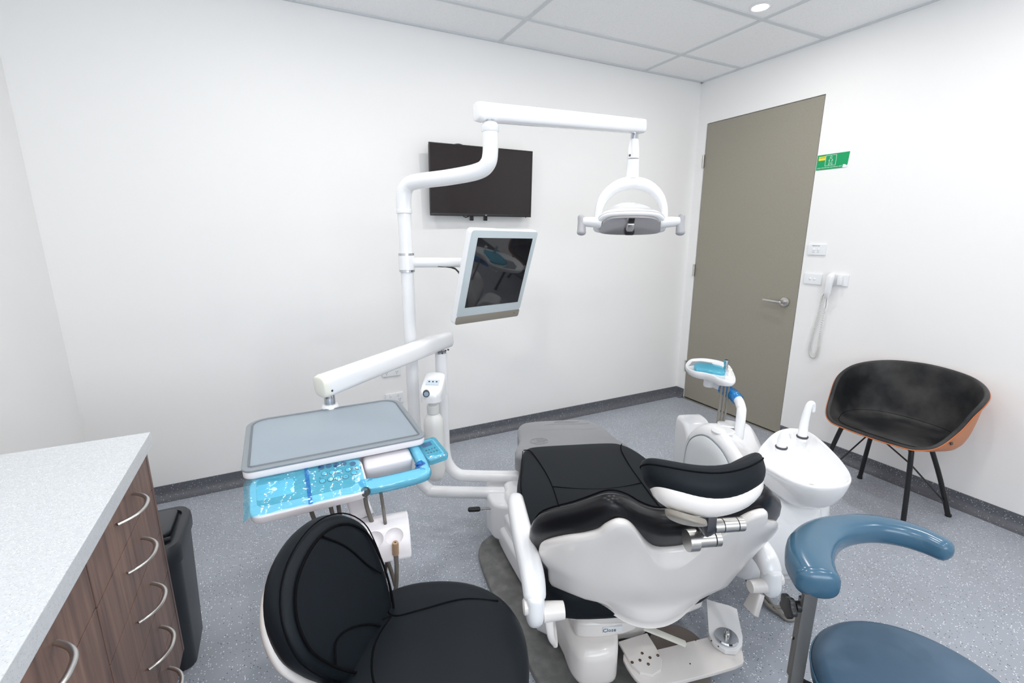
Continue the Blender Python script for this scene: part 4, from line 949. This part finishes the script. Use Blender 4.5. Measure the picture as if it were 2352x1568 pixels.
loc_ = [((p-CO).dot(Cu), (p-CO).dot(Cv)) for p in rp]; cu0 = sum(p[0] for p in loc_)/len(loc_); cv0 = sum(p[1] for p in loc_)/len(loc_)
rg = []
for sc, z in ((.02, .540), (.30, .540), (.48, .546), (.66, .563), (.82, .594), (.92, .626), (.975, .654), (.995, .670), (1.0, .678), (.992, .684), (.975, .686), (.955, .683), (.93, .674), (.88, .658), (.78, .632), (.62, .610), (.42, .594), (.20, .586), (.02, .584)):
    tz = .0
    rg.append([WC(cu0+(a-cu0)*sc, cv0+(b-cv0)*sc, z) for a, b in loc_])
part('rinse_bowl', Mesh().loft(rg), GLOSSW, CU_, 60, 'white ceramic rinse bowl')
part('drain', Mesh().lathe(T(*WC(cu0+.02, cv0-.04, .588)), [(.022, 0), (.022, .002), (.012, .003), (.004, .001)], 28), STEEL, CU_)
# rinse and cup filler spouts
s0 = atz(1795, 1024, .684); tp = atd(1803, 980, (s0-CAM).dot(FW)-.005)
m = Mesh().tube([s0+V(0, 0, -.02), s0+V(0, 0, .025), V(s0.x, s0.y, s0.z+.045)+Cu*.004, V(s0.x, s0.y, s0.z+.056)+Cu*.016, V(s0.x, s0.y, s0.z+.050)+Cu*.030, V(s0.x, s0.y, s0.z+.030)+Cu*.036], [.019, .016, .013, .010, .007, .005], 20, 5, rnd=.003); part('bowl_spout', m, WHITE, CU_, 60)
s1 = atz(1843, 1000, .684)
m = Mesh().tube([s1+V(0, 0, -.02), s1+V(0, 0, .05), s1+V(0, 0, .110)+Cu*.006, s1+V(0, 0, .132)+Cu*.014, s1+V(0, 0, .128)+Cu*.026, s1+V(0, 0, .100)+Cu*.030], [.018, .0155, .013, .012, .0095, .007], 20, 5, rnd=.004); part('cup_filler', m, WHITE, CU_, 60)
for q in (s0, s1): part('spout_base', Mesh().lathe(T(q.x, q.y, q.z-.004), [(.020, -.004), (.0215, .001), (.020, .004)], 28), INKD, CU_)
# assistant arm
ab = atz(1700, 972, .705); d_ = (ab-CAM).dot(FW)
a1 = V(ab.x, ab.y, 0)
m = Mesh().tube([V(ab.x, ab.y, .62), V(ab.x, ab.y, .74), atd(1702, 935, d_+.01), atd(1693, 915, d_+.04), atd(1670, 898, d_+.10), atd(1645, 884, d_+.16), atd(1628, 880, d_+.19)], [.0185, .0185, .0185, .0185, .0165, .016, .016], 24, 6); part('assistant_arm', m, WHITE, CU_, 60)
m = Mesh().tube([atd(1695, 918, d_+.035), atd(1684, 906, d_+.065), atd(1672, 899, d_+.095), atd(1658, 892, d_+.125)], [.024, .0245, .0255, .022], 24, 5); part('arm_film', m, FILMD, CU_, 60, 'blue film sleeve on the assistant arm')
dz = d_+.17
jo = atd(1628, 878, dz)
part('arm_joint', Mesh().lathe(T(jo.x, jo.y, 0), [(.020, jo.z-.018), (.022, jo.z-.012), (.021, jo.z+.03), (.018, jo.z+.05)], 28), WHITE, CU_)
tz_ = jo.z+.045
# assistant holder: rounded boat shape, raised grey pad, holes at the right end
bo = [(1574, 842), (1577, 834), (1586, 827), (1600, 825), (1620, 825), (1645, 829), (1662, 834), (1676, 842), (1684, 856), (1690, 872), (1686, 878), (1672, 878), (1654, 874), (1638, 866), (1618, 860), (1596, 856), (1580, 850)]
zt_ = atd(1630, 845, dz).z
bp = spline([atz(x, y, zt_) for x, y in bo], 3); bcx = sum(p.x for p in bp)/len(bp); bcy = sum(p.y for p in bp)/len(bp)
rg = []
for sc, z in ((.4, -.030), (.80, -.028), (.93, -.020), (.99, -.008), (1, .0), (.985, .006), (.94, .007), (.90, .003), (.5, .003), (.02, .003)):
    rg.append([V(bcx+(p.x-bcx)*sc, bcy+(p.y-bcy)*sc, zt_+z) for p in bp])
part('assistant_holder', Mesh().loft(rg), WHITE, CU_, 60)
kp = [atz(x, y, zt_+.005) for x, y in ((1596, 846), (1600, 839), (1618, 839), (1640, 843), (1660, 849), (1662, 861), (1640, 858), (1615, 853), (1600, 852))]
kp = spline(kp, 3); kc = sum((p for p in kp), V(0, 0, 0))/len(kp)
part('assistant_keypad', Mesh().loft([[V(p.x, p.y, zt_+.001) for p in kp], [V(p.x, p.y, zt_+.010) for p in kp], [kc+(V(p.x, p.y, kc.z)-kc)*.9+V(0, 0, .008) for p in kp]]), CYAN, CU_, 40)
part('assistant_keypad_film', Mesh().loft([[V(p.x, p.y, zt_+.0) for p in kp], [kc+(V(p.x, p.y, kc.z)-kc)*1.08+V(0, 0, .009) for p in kp], [kc+(V(p.x, p.y, kc.z)-kc)*.95+V(0, 0, .014) for p in kp]]), FILM, CU_, 40)
pad_ = [atz(x, y, zt_+.004) for x, y in ((1582, 840), (1590, 830), (1610, 829), (1635, 833), (1642, 845), (1615, 838), (1596, 838))]
part('grey_inlay', Mesh().loft([[V(p.x, p.y, zt_+.002) for p in pad_], [V(p.x, p.y, zt_+.0045) for p in pad_]]), GREYRIM, CU_, 0)
for (x, y, r, hgt, mt) in ((1666, 852, .010, .050, CHROME), (1675, 862, .008, .028, CREAM)):
    q = atz(x, y, zt_+.004); tk = part('suction_tip', Mesh().lathe(T(q.x, q.y, q.z), [(r*.9, -.03), (r, 0), (r*.9, hgt*.35), (r*.75, hgt*.5), (r, hgt*.75), (r*1.15, hgt), (r*.6, hgt), (r*.6, hgt-.008)], 20), mt, CU_)
for k, (x, y) in enumerate(((1658, 880), (1666, 880), (1674, 880))):
    q = atz(x, y, zt_-.03); part('suction_hose', Mesh().tube([q+V(0, 0, .02), q+V(0, 0, -.12), q+V(-.01*k, 0, -.25), WC(.58, .60, .45)], .0052, 10, 5), HOSE, CU_)
# hoses looping out of the unit over the floor
hp_ = [[(1708, 1316, .12), (1722, 1345, .03), (1745, 1370, .02), (1768, 1390, .015), (1800, 1394, .02), (1822, 1388, .03), (1850, 1370, .05), (1872, 1340, .10)],
       [(1714, 1314, .12), (1730, 1348, .03), (1752, 1378, .02), (1778, 1402, .012), (1805, 1414, .012), (1828, 1408, .012), (1848, 1385, .012), (1860, 1350, .02)],
       [(1720, 1312, .12), (1736, 1340, .03), (1756, 1368, .02), (1782, 1397, .013), (1808, 1418, .012), (1832, 1412, .012), (1853, 1390, .012), (1866, 1350, .02)],
       [(1726, 1310, .12), (1744, 1340, .03), (1762, 1372, .02), (1786, 1404, .013), (1810, 1423, .011), (1836, 1415, .011), (1857, 1392, .012), (1872, 1350, .02)]]
FH = thing('floor_hoses', 'bundle of grey hoses curving across the floor between the dental chair and the blue stool', 'hose', atz(1785, 1400, 0))
for h_ in hp_: part('hose', Mesh().tube([atz(x, y, z) for x, y, z in h_], .0062, 10, 6), HOSE, FH)

# ================================================================== BLACK OPERATOR STOOL
SZ = .585; sc_ = V(.215, .835, 0)
OS = thing('operator_stool', 'black leather operator stool with a white backed backrest in the front of the photo', 'stool', V(sc_.x, sc_.y, 0))
def star_base(parent, c, matl, ang0, reach=.27):
    for k in range(5):
        a = math.radians(ang0+72*k); d = V(math.cos(a), math.sin(a), 0)
        leg = Mesh().tube([c+d*.02+V(0, 0, .115), c+d*reach*.6+V(0, 0, .095), c+d*reach+V(0, 0, .075)], [.022, .018, .014], 12, 2, up=(0, 0, 1), h=[.018, .013, .010], p=4, rnd=.005)
        l_ = part('leg', leg, matl, parent)
        w = Mesh(); q = c+d*reach; sx = V(-d.y, d.x, 0)
        w.lathe(axis(q+sx*.006+V(0, 0, .027), sx), [(.018, 0), (.026, .002), (.026, .012), (.018, .014)], 24).lathe(axis(q-sx*.020+V(0, 0, .027), sx), [(.018, 0), (.026, .002), (.026, .012), (.018, .014)], 24).tube([q+V(0, 0, .03), q+V(0, 0, .08)], .008, 12)
        part('caster', w, BLACKP, l_)
sd_ = V(.906, -.423, 0)                      # facing direction of the stool
sl = V(-sd_.y, sd_.x, 0)                     # towards the far side
SF = Matrix(((sd_.x, sl.x, 0, sc_.x), (sd_.y, sl.y, 0, sc_.y), (0, 0, 1, 0), (0, 0, 0, 1)))
m = Mesh().pad(SF, ell(.222, .228, 64, 2.25), stadium(SZ-.085, SZ-.012, .030), top=.022, n=8, warp=lambda x, y, z: (x, y, z+.10*max(0, x+.02)**2*-1+.18*y*y*0))
m.mi = 1
def stop(x, y): 
    r2 = (x/.195)**2+(y/.20)**2; return SZ-.012+.022*(1-min(r2, 1.0))+.0005-.10*max(0, x+.02)**2
def sseam(pts, r=.0022): m.tube([SF @ V(p.x, p.y, stop(p.x, p.y)) for p in spline([(x, y, 0) for x, y in pts], 6, False)], r, 6)
sseam([(-.13, .155), (-.095, .085), (-.03, .095), (.07, .135), (.155, .140)]); sseam([(-.095, .085), (-.115, .0), (-.09, -.09), (-.03, -.12), (.08, -.14), (.15, -.14)]); sseam([(-.20, .03), (-.14, .06), (-.095, .085)])
part('seat', m, [LEATHER, SEAM], OS, 60)
part('seat_pan', Mesh().pad(SF, ell(.19, .195, 48), stadium(SZ-.115, SZ-.080, .010), n=3), WARM, OS, 60)
part('gas_lift', Mesh().lathe(T(sc_.x, sc_.y, 0), [(.030, .08), (.030, .25), (.014, .25), (.014, SZ-.11)], 24), BLKMET, OS)
star_base(OS, sc_, STEEL, 12)
# backrest: egg shaped, narrow end down
bphi = math.radians(50); bta = math.radians(20)
bw = V(math.cos(bphi), math.sin(bphi), 0)                       # across, towards the far right
bn = V(math.sin(bphi)*math.cos(bta), -math.cos(bphi)*math.cos(bta), math.sin(bta))
bu = bn.cross(bw); 
if bu.z < 0: bu = -bu
bcn = V(.030, .960, .668)
BM = Matrix(((bw.x, bu.x, bn.x, bcn.x), (bw.y, bu.y, bn.y, bcn.y), (bw.z, bu.z, bn.z, bcn.z), (0, 0, 0, 1))) @ Matrix.Rotation(math.radians(16), 4, 'Z')
egg = sp2(mirror([(0, .185), (.075, .172), (.13, .130), (.156, .065), (.150, .0), (.132, -.065), (.105, -.125), (.065, -.175), (0, -.198)]), 4)
bwarp = lambda x, y, z: (x, y, z+1.15*x*x+.25*y*y)
m = Mesh().pad(BM @ T(-.011, -.017, 0), egg, [(.045, -.046), (.028, -.042), (.014, -.030), (.008, -.016), (.010, -.008), (.016, -.004)], top=-.002, bot=.012, warp=bwarp, n=7)
part('backrest_shell', m, WARM, OS, 60, 'white rim and back of the backrest')
m = Mesh().pad(BM, egg, [(.02, -.012), (.006, -.008), (.002, .004), (.004, .020), (.010, .036), (.018, .044), (.026, .048)], top=.014, warp=bwarp, n=8)
m.mi = 1
def bface(x, y): 
    r2 = (x/.16)**2+((y+.015)/.21)**2; z = .048+.014*(1-min(1, r2)); return BM @ V(*bwarp(x, y, z+.0005))
m.tube([bface(x*.84, -.015+(y+.015)*.86) for x, y in egg], .0028, 6, closed=True)
m.tube([BM @ V(*bwarp(x*.975, -.015+(y+.015)*.98, .0345)) for x, y in egg], .0016, 6, closed=True)
for s in (1, -1): m.tube([bface(p.x*s, p.y) for p in spline([(.045, .148, 0), (.072, .08, 0), (.085, .0, 0), (.098, -.05, 0)] if s > 0 else [(.118, -.03, 0), (.085, -.008, 0), (.045, -.03, 0), (.005, -.08, 0), (-.02, -.13, 0)], 6, False)], .0022, 6)
part('backrest', m, [LEATHER, SEAM], OS, 60)
bq = BM @ V(0, -.10, -.055)
m = Mesh().tube([bq, bq+bn*-.03+V(0, 0, -.10), V(sc_.x, sc_.y, SZ-.13)-sd_*.20, V(sc_.x, sc_.y, SZ-.125)-sd_*.02], [.022, .022, .022, .022], 12, 4, up=None, h=.006, p=4); part('back_bar', m, STEEL, OS)

# ================================================================== BLUE STOOL WITH TORSO ARM
BZ = .50; bs = V(1.165, .325, 0)
AS = thing('assistant_stool', 'blue vinyl stool with a curved blue arm rest in the bottom right corner', 'stool', bs)
BS = T(bs.x, bs.y, 0)
m = Mesh().pad(BS, ell(.205, .205, 64), stadium(BZ-.075, BZ-.006, .026), top=.008, n=7); part('seat', m, BLUES, AS, 60)
part('seat_piping', Mesh().tube([BS @ V(x, y, BZ-.030) for x, y in ell(.2065, .2065, 64)], .0022, 6, closed=True), BLUE, AS)
part('seat_pan', Mesh().lathe(BS, [(.10, BZ-.088), (.17, BZ-.082), (.17, BZ-.074)], 40), BLKMET, AS)
part('gas_lift', Mesh().lathe(BS, [(.028, .08), (.028, .24), (.014, .24), (.014, BZ-.08)], 24), BLKMET, AS)
star_base(AS, bs, BLKMET, 40)
za2 = .712
pa = [atz(x, y, za2) for x, y in ((2168, 1262), (2120, 1240), (2060, 1222), (1995, 1213), (1935, 1217), (1890, 1232), (1862, 1262), (1860, 1300), (1878, 1338))]
m = Mesh().tube(pa, [.024, .028, .031, .034, .038, .044, .050, .050, .045], 24, 6, up=(0, 0, 1), h=[.026, .029, .030, .031, .032, .034, .036, .037, .036], p=2.7, rnd=.018); part('torso_arm', m, BLUE, AS, 60)
ba = atz(1857, 1385, .66); bb = atz(1826, 1570, .42); bar_d = (ba-bb)
m = Mesh().tube([ba+bar_d.normalized()*.03, ba, bb, bb-bar_d.normalized()*.04], [.016]*4, 12, 0, up=tuple(FW), h=.006, p=6); part('support_bar', m, ALU, AS, 30)
m = Mesh().tube([ba.lerp(bb, .02)+V(.014, .014, 0), bb.lerp(ba, .02)+V(.014, .014, 0)], [.012]*2, 12, 0, up=tuple(FW), h=.010, p=6); part('inner_bar', m, ALU, AS, 30)
part('bar_foot', Mesh().tube([bb+V(.012, .01, -.0), bb+V(.05, -.03, -.02), V(bs.x-.02, bs.y+.04, BZ-.092)], [.016]*3, 12, 3, up=(0, 0, 1), h=.006, p=5), BLKMET, AS, 30)
kq = atz(1842, 1392, .645); kd = -RT
m = Mesh().lathe(axis(kq, kd), [(.007, 0), (.012, .004), (.012, .016), (.009, .018), (.009, .024)], 20)
K = axis(kq+kd*.024, kd); lobes = [(.024*(1+.12*math.cos(5*t))*math.cos(t), .024*(1+.12*math.cos(5*t))*math.sin(t)) for t in [2*math.pi*i/50 for i in range(50)]]
m.prism(K, lobes, 0, .013, .003); part('lock_knob', m, BLACKP, AS, 50)
part('bolt', Mesh().lathe(axis(atz(1820, 1464, .545), -FW), [(.004, -.006), (.004, .002), (.002, .003)], 12), STEEL, AS)

# ================================================================== BLACK TUB ARMCHAIR
ac = V(2.92, 1.178, 0); AH = thing('tub_armchair', 'black leather tub armchair with tan outer shell against the right wall', 'armchair', ac)
hr = [(.235, 0, .432), (.230, .11, .433), (.215, .185, .438), (.165, .240, .465), (.085, .275, .545), (.028, .292, .618), (-.04, .298, .660), (-.12, .285, .690), (-.20, .235, .714), (-.255, .145, .732), (-.272, 0, .742)]
full = hr+[(x, -y, z) for x, y, z in reversed(hr[1:-1])]
rimc = spline([ac+V(-x, y, z) for x, y, z in full], 5)
yawc = math.radians(0)
cc = V(2.905, 1.178, 0)
def shell_ring(sc, off):
    o = []
    for p in rimc:
        d = V(p.x-cc.x, p.y-cc.y, 0); dn = d.normalized() if d.length > 1e-6 else V(0, 0, 0)
        seatz = .418+.02*max(0, -(d.x*sc)/.22) if True else 0
        if sc > .60: g = ((sc-.60)/.40)**1.55
        else: g = 0
        z = seatz+(p.z-seatz)*g
        rr = sc if sc > .60 else sc
        rad = d*(.72+.28*((sc-.6)/.4 if sc > .6 else 0)**.45 if sc > .6 else .72*sc/.6)
        q = V(cc.x+rad.x, cc.y+rad.y, z)
        if off:
            q += dn*off*(.9 if sc > .62 else sc)+V(0, 0, -abs(off)*(1-g)*.9)
        o.append(q)
    return o
scs = [.02, .15, .3, .45, .6, .64, .69, .75, .81, .87, .93, .97, 1.0]
inner = [shell_ring(s, 0) for s in scs]
m = Mesh().loft(inner, cap1=False)
# soft rolled lip
def lip(k, r=.011): 
    a = math.pi*k
    o = []
    for p in rimc:
        dn = V(p.x-cc.x, p.y-cc.y, 0).normalized(); o.append(p+dn*r*(1-math.cos(a))+V(0, 0, r*math.sin(a)))
    return o
lips = [lip(k/6) for k in range(7)]
m.loft(lips, cap0=False, cap1=False)
part('seat_shell', m, ANTHRA, AH, 80)
outer = [shell_ring(s, .014) for s in scs]
outer[-1] = lip(1.0)
part('outer_shell', Mesh().loft(outer, cap1=False), TANL, AH, 80, 'tan leather outside of the shell')
part('tan_welt', Mesh().tube([q+V(0, 0, -.002) for q in lip(1.0)], .0032, 8, closed=True), TAN, AH)
se = [shell_ring(.665, 0)[i]+V(0, 0, .0012) for i in range(len(rimc))]
part('seat_seam', Mesh().tube(se, .0014, 6, closed=True), SEAM, AH)
part('brand_tag', Mesh().box(T(2.83, .903, .475) @ Matrix.Rotation(math.radians(-20), 4, 'X'), .022, .003, .014), BLACKP, AH, 0, 'small black tag')
feet = [V(2.742, .988, 0), V(3.06, .925, 0), V(3.075, 1.360, 0), V(2.735, 1.420, 0)]
tops = [V(2.735, 1.01, .415), V(2.99, 1.03, .40), V(2.99, 1.30, .40), V(2.735, 1.345, .415)]
for f_, t_ in zip(feet, tops):
    inw = (V(cc.x, cc.y, 0)-V(t_.x, t_.y, 0)).normalized()
    m = Mesh().tube([f_+V(0, 0, .002), f_.lerp(t_, .5)+V(0, 0, 0), t_+V(0, 0, -.035), t_+V(0, 0, -.008)+inw*.012, t_+inw*.05+V(0, 0, -.002)], .0115, 16, 4)
    m.lathe(T(f_.x, f_.y, 0), [(.014, .0), (.014, .012), (.0115, .014)], 16); part('leg', m, BLKMET, AH)
def legp(i, z): k = z/tops[i].z; return feet[i].lerp(tops[i], k)
m = Mesh()
for a, b in ((legp(2, .345), legp(3, .06)), (legp(0, .34), legp(1, .07)), (legp(2, .345), legp(0, .34)), (legp(0, .34), tops[1]+V(-.10, .05, -.01)), (legp(2, .345), tops[3]+V(.10, -.03, -.01))): m.tube([a, b], .0042, 10)
part('cross_brace', m, BLKMET, AH)
